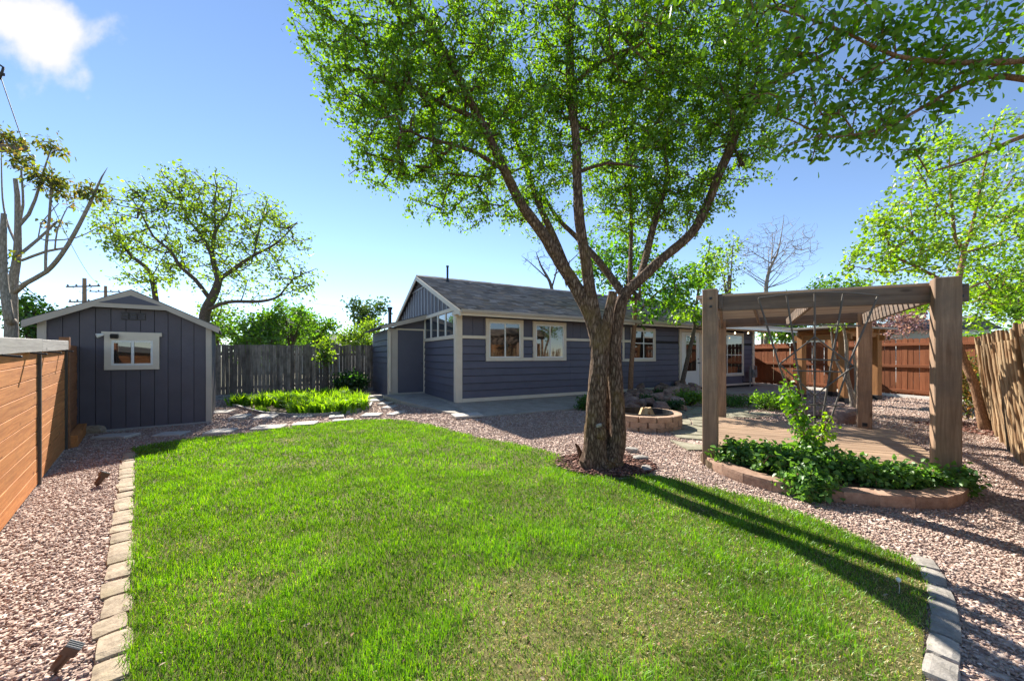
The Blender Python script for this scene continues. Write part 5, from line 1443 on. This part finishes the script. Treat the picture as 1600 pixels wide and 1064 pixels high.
# big tree behind the shed and its slimmer neighbour
Ys = 15.0
tw = [(at(318, 500, Ys).x, Ys, -.05, .42)] + lb((318, 560, Ys, 0.2160), (320, 492, Ys, 0.1800), (332, 465, Ys, 0.1620), (342, 437, Ys, 0.1320), (335, 415, Ys, 0.1020), (331, 397, Ys, 0.0900), (310, 362, Ys, 0.0600), (292, 340, Ys, 0.0360), (280, 305, Ys, 0.0120))
tw_l = [tw, lb((331, 397, Ys, 0.0720), (337, 360, Ys, 0.0600), (357, 332, Ys, 0.0360), (362, 300, Ys, 0.0120)), lb((337, 360, Ys, 0.0420), (335, 320, Ys, 0.0300), (340, 285, Ys, 0.0120)), lb((342, 437, Ys, 0.0960), (370, 417, Ys, 0.0780), (395, 400, Ys - .5, 0.0600), (432, 380, Ys - .8, 0.0360), (465, 347, Ys - 1, 0.0120)),
    lb((397, 398, Ys - .5, 0.0360), (405, 360, Ys, 0.0300), (413, 330, Ys, 0.0180), (418, 310, Ys, 0.0090)), lb((330, 470, Ys, 0.0840), (305, 437, Ys - .4, 0.0720), (280, 415, Ys - .8, 0.0600), (267, 392, Ys - 1, 0.0480), (240, 370, Ys - 1.2, 0.0360), (217, 327, Ys - 1.4, 0.0210), (197, 300, Ys - 1.5, 0.0090)),
    lb((325, 484, Ys, 0.0780), (357, 472, Ys - .6, 0.0660), (407, 471, Ys - 1.2, 0.0540), (437, 462, Ys - 1.5, 0.0360), (457, 437, Ys - 1.7, 0.0240), (494, 420, Ys - 1.9, 0.0090)), lb((437, 462, Ys - 1.5, 0.0240), (470, 450, Ys - 1.7, 0.0120), (497, 442, Ys - 1.8, 0.0060)), lb((295, 430, Ys - .6, 0.0300), (290, 415, Ys + .5, 0.0240), (245, 412, Ys + .8, 0.0120))]
tw_c = [cl(330, 300, 55, 32, Ys, 1.8), cl(275, 305, 40, 32, Ys, 1.2), cl(290, 345, 55, 35, Ys, 1.8), cl(345, 345, 55, 35, Ys, 1.6), cl(215, 320, 38, 40, Ys - 1, 1.2), cl(415, 335, 35, 35, Ys, 1.2), cl(445, 370, 35, 40, Ys - .8, 1.2), cl(395, 385, 60, 35, Ys, 1.5, .8), cl(245, 380, 45, 35, Ys - .8, 1.2, .8), cl(455, 430, 40, 28, Ys - 1.6, 1.0), cl(310, 400, 70, 35, Ys, 1.6, .6), cl(380, 440, 60, 35, Ys, 1.4, .5), cl(275, 430, 60, 25, Ys, 1.2, .5), cl(475, 455, 25, 20, Ys - 1.8, .8, .6)]
SPR = [(.13, .22, .03), (.19, .30, .04), (.09, .16, .024), (.25, .33, .06)]
tree('spreading_tree', 'large spreading tree with thin spring leaves behind the shed', (tw[0][0], Ys, 0), tw_l, tw_c, 1000, 10, .115, SPR, bark='bark_grey', seed=107, ratio=.62, twig_r=.008, step=.3, scatter=1.3)
Y2 = 15.6
t2 = [(at(246, 500, Y2).x, Y2, -.05, .24)] + lb((246, 520, Y2, 0.1240), (243, 465, Y2, 0.0992), (232, 422, Y2, 0.0806), (207, 402, Y2, 0.0620), (182, 370, Y2, 0.0372), (162, 350, Y2, 0.0124))
tree('slim_tree', 'slimmer dark trunked tree left of the spreading tree behind the shed', (t2[0][0], Y2, 0), [t2, lb((236, 435, Y2, 0.0310), (250, 410, Y2, 0.0186), (262, 390, Y2, 0.0093)), lb((190, 380, Y2, 0.0248), (180, 350, Y2, 0.0186), (185, 325, Y2, 0.0093))], [cl(175, 350, 30, 32, Y2, 1.0), cl(200, 385, 35, 25, Y2, 1.0), cl(190, 420, 30, 25, Y2, .9, .6), cl(235, 440, 30, 25, Y2, 1.0, .5)], 170, 8, .135, SPR, bark='bark_grey', seed=108, ratio=.62, twig_r=.007, step=.3, scatter=1.3)

# green growth beyond the back fence, one thing each
def far_tree(name, label, u, v, ru, rv, Y, ry, n, per, ls, cols, seed, trunk_r=.10, w=1.0, cat='tree', gap=1.0, group='greenery beyond the fences'):
    c = at(u, v, Y); x = c.x
    top = c.z
    limbs = [[(x, Y, -.05, trunk_r * 1.3), (x + .05, Y, top * .4, trunk_r), (x, Y, top, trunk_r * .5)]]
    g = random.Random(seed); k_ = Y / FPX
    cs = []
    for k in range(7):
        a = g.uniform(0, 6.28); e = g.uniform(-.75, .75)
        cs.append((x + math.cos(a) * ru * k_ * .62, Y + math.sin(a) * ry * .6, top + e * rv * k_, ru * k_ * g.uniform(.3, .5), ry * .5, rv * k_ * g.uniform(.3, .5), w))
        limbs.append([(x, Y, max(top - rv * k_ * .9, .3), trunk_r * .5), (x + math.cos(a) * ru * k_ * .35, Y + math.sin(a) * ry * .35, top + e * rv * k_ * .5, trunk_r * .3), (cs[-1][0], cs[-1][1], cs[-1][2], trunk_r * .12)])
    cs.append((x, Y, top, ru * k_ * .55, ry * .55, rv * k_ * .8, w))
    return tree(name, label, (x, Y, 0), limbs, cs, n, per, ls, cols, bark='bark_grey', seed=seed, ratio=.62, twig_r=.006, step=.3, scatter=1.15 * gap, cat=cat)
FARG = [(.055, .135, .022), (.09, .19, .028), (.13, .25, .035)]
FARY = [(.15, .25, .04), (.22, .32, .05), (.10, .18, .03)]
FARD = [(.03, .065, .025), (.05, .095, .03), (.075, .12, .03)]
for i, (nm, lab, u, v, ru, rv, Y, ry, n, per, ls, cols) in enumerate((
    ('leafy_bush', 'round green bush rising behind the fence next to the shed', 385, 520, 58, 40, 14.6, 1.3, 330, 13, .13, FARG),
    ('leafy_bush', 'feathery green sapling in the middle behind the weathered fence', 455, 505, 36, 48, 16.5, 1.2, 190, 11, .13, FARG),
    ('leafy_tree', 'rounded green tree far behind the middle of the weathered fence', 495, 512, 34, 26, 26, 2.0, 220, 13, .20, FARG),
    ('leafy_tree', 'dark twiggy tree beyond the fence left of the house', 572, 494, 36, 32, 26, 2.0, 210, 10, .20, FARD),
    ('leafy_bush', 'yellow green young tree over the fence by the closet', 558, 524, 34, 26, 19.5, 1.3, 190, 12, .15, FARY),
    ('vine_bush', 'yellow green vine hanging over the weathered fence top', 507, 548, 13, 22, 12.6, .22, 60, 10, .09, FARY),
    ('leafy_bush', 'light green bush between pruned tree and shed roof', 48, 500, 34, 42, 8.6, .8, 170, 12, .085, FARG),
    ('leafy_bush', 'yellowish shrub just right of the shed roof end', 338, 500, 22, 36, 16.5, 1.0, 110, 10, .13, FARY),
    ('leafy_tree', 'thin pale green tree behind the roof right of the big tree', 1140, 430, 42, 62, 24, 2.2, 120, 7, .19, FARY),
    ('leafy_tree', 'loose green tree above the patio between the pergola posts', 1240, 490, 60, 42, 21, 2.2, 330, 12, .17, FARG),
    ('leafy_tree', 'dense green tree behind the brown fence and arbor', 1330, 470, 60, 45, 20, 2.2, 300, 12, .17, FARG),
    ('leafy_tree', 'dark green tree behind the right neighbour house', 1415, 486, 40, 32, 24, 2.0, 230, 12, .19, FARD),
    ('leafy_tree', 'tall leafy tree beyond the coyote fence at the right edge', 1590, 455, 50, 52, 13, 1.6, 330, 12, .12, FARG),
    ('leafy_bush', 'green hedge plant behind the far end of the coyote fence', 1520, 545, 40, 32, 13.5, 1.0, 260, 13, .11, FARG),
    ('leafy_tree', 'green tree mass far behind the house roof end', 1190, 490, 45, 25, 30, 2.5, 220, 12, .22, FARG))):
    far_tree(nm, lab, u, v, ru, rv, Y, ry, n, per, ls, cols, 200 + i, group=None)
p = Vector((-5.95, 12.75, 0)); bush('shrub', 'dark green shrub growing against the weathered fence behind the bed', (p.x + .35, p.y + .15, 0), .55, .42, 190, 13, .09, DARKG, 61)
# redbud in bloom over the brown fence
far_tree('redbud_tree', 'purple flowering redbud above the brown fence', 1385, 508, 52, 24, 17, 1.5, 300, 10, .085, [(.42, .22, .34), (.32, .16, .24), (.50, .32, .42)], 231)
bush('rose_bush', 'red and green climbing shrub where brown and coyote fences meet', (9.7, 7.9, 0), .5, .75, 240, 11, .07, [(.22, .05, .05), (.07, .17, .03), (.13, .24, .04), (.30, .16, .12)], 62)
# bare tree
br = [(at(1198, 470, 22).x, 22, -.05, .25)] + lb((1198, 500, 22, .14), (1197, 450, 22, .11), (1203, 420, 22, .08), (1215, 395, 22, .045), (1222, 360, 22, .02), (1225, 335, 22, .008))
bl = [br]
gq = random.Random(77)
for k in range(16):
    a = gq.uniform(-1.2, 1.3); v0 = gq.uniform(400, 455); L_ = gq.uniform(30, 62); u0 = 1200 + (440 - v0) * .15
    bl.append(lb((u0, v0, 22, .032), (u0 + math.sin(a) * L_ * .5, v0 - math.cos(a) * L_ * .45, 22 + gq.uniform(-1, 1), .02), (u0 + math.sin(a) * L_, v0 - math.cos(a) * L_ * .8 - 6, 22 + gq.uniform(-2, 2), .007)))
tree('bare_tree', 'leafless grey tree standing behind the house roof', (br[0][0], 22, 0), bl, [cl(1210, 385, 52, 45, 22, 2.5), cl(1180, 400, 30, 35, 22, 2), cl(1240, 400, 25, 30, 22, 2)], 1000, 0, .1, FARY, bark='bark_pale', seed=240, twig_r=.0042, step=.35)
b2 = [(at(838, 470, 26).x, 26, -.05, .2)] + lb((860, 500, 26, .16), (862, 450, 26, .12), (845, 415, 26, .06), (838, 395, 26, .02))
tree('bare_tree', 'thin leafless treetop showing left of the big trunk over the roof', (b2[0][0], 26, 0), [b2, lb((862, 450, 26, .07), (870, 420, 26, .04), (872, 385, 26, .015)), lb((855, 435, 26, .05), (830, 412, 26, .03), (815, 400, 26, .01)), lb((866, 430, 26, .05), (900, 400, 26, .03), (925, 370, 26, .01))], [cl(850, 405, 35, 22, 26, 2), cl(925, 385, 30, 25, 26, 2)], 180, 0, .1, FARY, bark='bark_grey', seed=241, twig_r=.006, step=.35)
# pale multi-stem by the arbor
ms = gp(1331, 647); pm = [(ms.x, ms.y, -.03, .07), (ms.x + .02, ms.y, .3, .055), (ms.x - .06, ms.y + .05, .9, .04), (ms.x - .05, ms.y + .1, 1.7, .03), (ms.x - .15, ms.y + .1, 2.2, .018)]
tree('multistem_tree', 'small pale multi stemmed tree between the arbor and pergola post', (ms.x, ms.y, 0), [pm, [(ms.x + .02, ms.y, .25, .045), (ms.x + .2, ms.y + .1, .7, .035), (ms.x + .22, ms.y + .2, 1.5, .025)], [(ms.x - .03, ms.y, .6, .03), (ms.x - .3, ms.y + .1, 1.3, .02), (ms.x - .4, ms.y + .1, 2.0, .012)]], [wc(ms.x - .2, ms.y + .1, 2.25, .45, .4, .25)], 40, 8, .06, FARY, bark='bark_pale', seed=242, step=.12)

# ================================================================== NEIGHBOURING HOUSES
def far_house(name, label, u0, u1, v_eave, v_ridge, Y, depth, wall, roof_m, rz=0.0, wins=()):
    a, b = at(u0, v_eave, Y), at(u1, v_eave, Y); W_ = b.x - a.x; ze = a.z; zr = at(u0, v_ridge, Y).z
    T = thing(name, (a.x, Y, 0), label, 'house', rz)
    m = MB(); m.box(0.3, W_ - .3, .3, depth, -.1, ze); m.build('wall', wall, T)
    m = MB(); m.prism([(0, ze - .05), (W_, ze - .05), (W_ / 2, zr)], .0, depth + .3, 'y'); m.build('roof', roof_m, T)
    for x0, x1, z0, z1 in wins:
        m = MB(); m.box(x0 - .07, x1 + .07, .24, .31, z0 - .07, z1 + .07); f = m.build('window', 'white_vinyl', T)
        m = MB(); m.box(x0, x1, .225, .25, z0, z1); m.build('pane', 'window_glass_blue', f)
    return T
far_house('neighbour_house', 'grey roofed house beyond the weathered fence', 462, 534, 541, 519, 30, 8, 'house_cream', 'roof_grey')
far_house('neighbour_house', 'dark gabled house hidden behind the bushes at the left', 378, 452, 528, 492, 32, 8, 'house_cream', 'roof_grey')
far_house('neighbour_house', 'pale roofed house just left of the closet', 570, 660, 538, 516, 30, 7, 'house_cream', 'roof_tan')
far_house('neighbour_house', 'pale house with low grey roof behind the redbud', 1385, 1500, 524, 507, 22, 7, 'house_pale', 'roof_tan')
far_house('neighbour_house', 'pale house with teal window right of the thick pergola post', 1480, 1570, 512, 492, 17, 6, 'house_pale', 'roof_grey', wins=((.9, 1.7, 1.6, 2.4),))
# neighbour's timber shelter over the coyote fence
ns = thing('timber_shelter', (9.45, 6.15, 0), 'orange timber shelter wall rising over the coyote fence at right', 'shelter', R(41.5) + math.pi)
for k in range(22): piece('board', (.185, .03, 2.05), (.05 + k * .19, random.uniform(-.006, .006), 1.03), 'arbor_post', ns, (0, random.uniform(-.006, .006), 0))  # board wall added, mostly unseen, for warm reflections in the house windows
for k in range(4): piece('post', (.10, .10, 2.3), (-.12 + k * 1.42, -.09, 1.15), 'arbor_post', ns)
piece('beam', (4.6, .10, .14), (2.05, -.09, 2.36), 'arbor_beam', ns)
m = MB(); m.prism([(-.35, 2.43), (-.35, 2.50), (.55, 2.86), (1.5, 2.50), (1.5, 2.43)][::-1], -.4, 4.6, 'x'); m.build('thatch_roof', 'picket_weathered', ns)

# ================================================================== POWER LINE
def utility_pole(u, v_top, Y, label, arms, rz, h_over=.0, r=.14):
    t = at(u, v_top, Y); T = thing('utility_pole', (t.x, Y, 0), label, 'utility pole', rz)
    m = MB(); m.tube([(0, 0, -.1), (0, 0, t.z * .5), (0, 0, t.z)], [r * 1.2, r, r * .8], 10); m.build('pole', 'pergola_post', T)
    for z, L_ in arms:
        zc = t.z - z
        ar_ = piece('crossarm', (L_, .11, .13), (0, -.12, zc), 'pergola_beam', T)
        for s in (-.46, -.2, .2, .46):
            m = MB(); m.tube([(s * L_, 0, .06), (s * L_, 0, .12), (s * L_, 0, .24)], [.05, .09, .05], 8); m.build('insulator', 'metal_grey', ar_)
        m = MB(); m.tube([(-L_ * .3, -.06, -.05), (0, -.02, -.7)], .025, 5); m.tube([(L_ * .3, -.06, -.05), (0, -.02, -.7)], .025, 5); m.build('brace', 'metal_grey', ar_)
    return T, t
up1, t1 = utility_pole(132, 435, 38, 'distant utility pole with two crossarms above the shed roof', ((.85, 3.9), (2.4, 3.3)), R(-6), r=.19)
up2, t2_ = utility_pole(165, 447, 52, 'farther small utility pole right of the other one', ((.8, 4.0),), R(4), r=.2)
ux = at(-22, 235, 8.0)
T = thing('utility_pole', (ux.x, 8.0, 0), 'near utility pole whose crossarm end and switch poke in at upper left', 'utility pole')
m = MB(); m.tube([(0, 0, -.1), (0, 0, 4), (0, 0, 8.4)], [.17, .15, .12], 12); m.build('pole', 'pergola_post', T)
zc = ux.z - .0
ca_ = piece('crossarm', (2.1, .10, .13), (.0, -.15, zc - .04), 'pergola_beam', T)
for s in (.97, .5, -.5, -.97):
    m = MB(); m.tube([(s, 0, .06), (s, 0, .11), (s, 0, .17), (s, 0, .22)], [.02, .06, .06, .03], 8); m.build('insulator', 'metal_black', ca_)
zs = at(0, 120, 8.0).z
sw = piece('switch_arm', (.62, .06, .06), (.26, -.14, zs - .05), 'metal_black', T)
m = MB(); m.tube([(.0, 0, .0), (.10, 0, .22)], .06, 8); m.tube([(.14, -.02, .25), (.34, -.02, .12), (.26, -.02, -.12), (.05, -.02, .0)], .022, 6); m.build('cutout_switch', 'metal_black', sw)
def wire(a, b, sag, r, label):
    a, b = Vector(a), Vector(b); o = (a + b) / 2
    m = MB(); m.tube([a.lerp(b, k / 16) - Vector((0, 0, 4 * sag * (k / 16) * (1 - k / 16))) - o for k in range(17)], r, 4)
    tag(m.build('power_line', 'wire_black', None, o), label, 'cable')
p0 = Vector((ux.x, 8.0, 0))
wire(p0 + Vector((.97, -.15, zc + .17)), (t1.x + 1.6, 38, t1.z - .5), .8, .010, 'upper black power line from near pole to the distant pole')
wire(p0 + Vector((.97, -.15, zc + .17)), p0 + Vector((.15, -.1, 8.2)), .02, .008, 'short steep black wire at the upper left edge')
wire(p0 + Vector((.0, 0, at(0, 395, 8.0).z)), at(92, 486, 20), .25, .016, 'lower thick cable falling behind the shed roof')
wire(p0 + Vector((.0, 0, at(0, 388, 8.0).z)), at(96, 484, 20.3), .25, .014, 'second thick cable just above the lower one')
wire(at(400, 460, 40), at(640, 488, 46), .3, .012, 'faint thin wire across the pale sky left of the house')

# ================================================================== MULCH, GRAVEL, GRASS
def chips(name, P, size, flat, cols, mat, kind_label, seed, elong=1.0):
    """angular stone chips: squashed octahedra turned every way"""
    g = np.random.default_rng(seed); n = len(P)
    base = np.array([(1, 0, 0), (-1, 0, 0), (0, 1, 0), (0, -1, 0), (0, 0, 1), (0, 0, -1)], dtype=float)
    V = base[None] * (1 + g.uniform(-.35, .35, (n, 6, 3))) + g.uniform(-.28, .28, (n, 6, 3))
    s = size[:, None] * np.stack([g.uniform(.8, 1.35, n) * elong, g.uniform(.6, 1.0, n), flat * g.uniform(.7, 1.3, n)], 1) * .5
    V = V * s[:, None, :]
    tx, tz = g.normal(0, .38, n), g.uniform(0, 6.283, n)
    c, s_ = np.cos(tx)[:, None], np.sin(tx)[:, None]
    y, z = V[..., 1] * c - V[..., 2] * s_, V[..., 1] * s_ + V[..., 2] * c
    c, s_ = np.cos(tz)[:, None], np.sin(tz)[:, None]
    x2, y2 = V[..., 0] * c - y * s_, V[..., 0] * s_ + y * c
    W = np.stack([x2, y2, z], -1) + P[:, None, :]
    f = np.array([(0, 2, 4), (2, 1, 4), (1, 3, 4), (3, 0, 4), (2, 0, 5), (1, 2, 5), (3, 1, 5), (0, 3, 5)])
    F = (np.arange(n)[:, None, None] * 6 + f[None]).reshape(-1, 3)
    o = link(name, np_mesh(name, W.reshape(-1, 3), F, mat, np.repeat(cols, 6, 0)))
    return tag(o, kind_label[0], kind_label[1], kind='stuff')
g = np.random.default_rng(55)
def yard_mask(X, Y):
    k = inside(YARD, X, Y) & ~inside(LAWN2, X, Y) & ~inside(SLAB2, X, Y) & ~inside(PATIO2, X, Y) & ~inside(DECK, X, Y) & ~inside(PLANT2, X, Y) & ~inside(MULCH, X, Y) & ~inside(BED2, X, Y)
    k &= ~inside([(q.x, q.y) for q in ROCKERY], X, Y)
    dl = np.stack([X - HC.x, Y - HC.y], 1); lx = dl @ np.array((HX.x, HX.y)); ly = dl @ np.array((HYV.x, HYV.y))
    k &= ~((lx > -.1) & (ly > -.05)) & ~((lx > -1.15) & (ly > 2.9))
    ds = np.stack([X - SC.x, Y - SC.y], 1); sx_ = ds @ np.array((math.cos(SA), math.sin(SA))); sy_ = ds @ np.array((-math.sin(SA), math.cos(SA)))
    k &= ~((sx_ < 0) & (sx_ > -SW) & (sy_ > 0))
    k &= ((X - FP.x) ** 2 + (Y - FP.y) ** 2 > .70 ** 2)
    for cx_, cy_, r_ in STEPS: k &= ((X - cx_) ** 2 + (Y - cy_) ** 2 > (r_ * .72) ** 2)
    return k
GP_, GS_ = [], []
for y0, y1, dens, sz in ((.7, 2.6, 3900, .0175), (2.6, 4.6, 3000, .0195), (4.6, 7.0, 1500, .025), (7.0, 10.5, 560, .036), (10.5, 15, 190, .05)):
    xl, xr = -1.55 * y1 - .4, 1.55 * y1 + .4; n = int((xr - xl) * (y1 - y0) * dens)
    X = g.uniform(xl, xr, n); Y = g.uniform(y0, y1, n)
    k = (np.abs(X) < 1.5 * Y + .5); X, Y = X[k], Y[k]
    k = yard_mask(X, Y); fk = inside(FLAG, X, Y); k &= ~(fk & (g.random(len(X)) < .93)); X, Y = X[k], Y[k]
    GP_.append(np.stack([X, Y, g.uniform(.001, .010, len(X)) * (sz / .021)], 1)); GS_.append(sz * np.clip(g.normal(1, .28, len(X)), .45, 1.9))
GP_ = np.concatenate(GP_); GS_ = np.concatenate(GS_)
pal = np.array([(.41, .295, .245), (.49, .37, .31), (.35, .25, .21), (.56, .45, .39), (.30, .22, .195), (.45, .305, .235), (.60, .51, .46)])
gc = pal[g.choice(7, len(GP_), p=[.26, .24, .17, .13, .10, .06, .04])] * g.uniform(.82, 1.15, (len(GP_), 1))
chips('gravel', GP_, GS_, .55, gc, 'chip', ('pinkish crushed gravel covering the yard around the lawn', 'gravel'), 56)
print('gravel chips', len(GP_))
n = 2600; a = g.random(n) * 6.283; r_ = np.sqrt(g.random(n))
MP = np.stack([mr.x + .60 * r_ * np.cos(a), mr.y + .48 * r_ * np.sin(a), .02 + g.uniform(0, .02, n)], 1)
mc = np.array([(.20, .095, .07), (.13, .06, .045), (.29, .17, .13), (.09, .05, .04)])[g.integers(0, 4, n)] * g.uniform(.8, 1.2, (n, 1))
chips('bark_mulch', MP, .030 * g.uniform(.6, 1.5, n), .35, mc, 'chip', ('brown bark mulch ringing the foot of the big tree', 'mulch'), 57, 1.7)
n = 700; X = g.uniform(8.0, 9.6, n); Y = g.uniform(6.2, 7.5, n)
chips('bark_mulch', np.stack([X, Y, .012 + g.uniform(0, .012, n)], 1), .05 * g.uniform(.6, 1.4, n), .35, np.array([(.20, .095, .07), (.13, .06, .045), (.27, .14, .11)])[g.integers(0, 3, n)], 'chip', ('reddish mulch under the curved maple trunk', 'mulch'), 58, 1.6)

# grass: dry thin patches towards the near right, lush elsewhere
GPS, GW = [], []
for y0, y1, dens, wk in ((.3, 1.45, 3200, 1.0), (1.45, 2.1, 15500, 1.0), (2.1, 3.0, 11500, 1.15), (3.0, 4.4, 6800, 1.5), (4.4, 7.9, 3300, 2.2)):
    xl, xr = max(-5.6, -1.4 * y1 - .3), min(3.2, 1.4 * y1 + .3); n = int((xr - xl) * (y1 - y0) * dens)
    X = g.uniform(xl, xr, n); Y = g.uniform(y0, y1, n); k = inside(LAWN2, X, Y); X, Y = X[k], Y[k]
    X = X + g.normal(0, .016, len(X)); Y = Y + g.normal(0, .016, len(Y))
    GPS.append(np.stack([X, Y, np.full(len(X), .008)], 1)); GW.append(np.full(len(X), wk))
GPS = np.concatenate(GPS); GW = np.concatenate(GW); n = len(GPS)
def field(P, sc, off, oct=3):
    out = np.zeros(len(P)); amp = 1.0
    cell = {}
    for o_ in range(oct):
        f = sc * 2 ** o_; q = P[:, :2] * f + off + o_ * 17.3; i = np.floor(q).astype(int); t = q - i; t = t * t * (3 - 2 * t)
        h = lambda ix, iy: np.modf(np.abs(np.sin(ix * 127.1 + iy * 311.7) * 43758.5453))[0]
        v = (h(i[:, 0], i[:, 1]) * (1 - t[:, 0]) + h(i[:, 0] + 1, i[:, 1]) * t[:, 0]) * (1 - t[:, 1]) + (h(i[:, 0], i[:, 1] + 1) * (1 - t[:, 0]) + h(i[:, 0] + 1, i[:, 1] + 1) * t[:, 0]) * t[:, 1]
        out += v * amp; amp *= .5
    return out / (2 - .5 ** (oct - 1))
dry = field(GPS, 1.6, 3.7) 
nearw = np.clip((2.65 - GPS[:, 1]) / 1.1, 0, 1) * np.clip((GPS[:, 0] + 1.9) / 2.0, .25, 1)
dryness = np.clip((dry - .56 + .24 * nearw) * 4.5, 0, 1) * (.40 + .60 * nearw)
tuft = field(GPS, 5.0, 9.1, 2)
keep = g.random(n) > dryness * .30
GPS, GW, dryness, tuft = GPS[keep], GW[keep], dryness[keep], tuft[keep]; n = len(GPS)
green = np.array([(.122, .272, .017), (.168, .330, .021), (.080, .195, .016), (.235, .365, .040)])
gcol = green[g.choice(4, n, p=[.36, .30, .22, .12])] * (.45 + 1.0 * tuft[:, None]) * g.uniform(.85, 1.15, (n, 1))
straw = np.array([(.50, .42, .19), (.58, .50, .28), (.40, .32, .14)])[g.integers(0, 3, n)]
isdry = g.random(n) < (.03 + dryness * .62)
gcol[isdry] = straw[isdry]
H_ = (.029 + .033 * tuft) * g.uniform(.65, 1.3, n) * np.where(isdry, .6, 1.0) * (1 - .35 * dryness)
o = blades('grass', GPS, H_, .0031 * GW * g.uniform(.7, 1.3, n), g.uniform(.1, .95, n) + np.where(isdry, .5, 0), gcol, 'grass_blade', None, 1.0, 77)
tag(o, 'bright green mown grass with dry patches near the front', 'grass', kind='stuff')
print('grass blades', n)
# pale thatch and last year's leaves caught in the turf
n = 900; X = g.uniform(-3.5, 2.6, n); Y = g.uniform(1.45, 5.5, n); k = inside(LAWN2, X, Y) & (g.random(n) < np.clip(1.3 - Y * .25, .1, 1)); X, Y = X[k], Y[k]; n = len(X)
V, F, kv = leaf_arrays(np.stack([X, Y, g.uniform(.02, .045, n)], 1), np.concatenate([g.normal(size=(n, 2)), g.normal(0, .15, (n, 1))], 1), np.concatenate([g.normal(0, .4, (n, 2)), np.ones((n, 1))], 1), g.uniform(.012, .034, n), .55)
fc = np.array([(.20, .13, .07), (.14, .08, .045), (.30, .24, .17), (.25, .17, .09)])[g.integers(0, 4, n)]
tag(link('fallen_leaves', np_mesh('fallen_leaves', V, F, 'chip', np.repeat(fc, kv, 0))), 'scattered dry brown leaf litter lying in the lawn', 'leaf litter', kind='stuff')
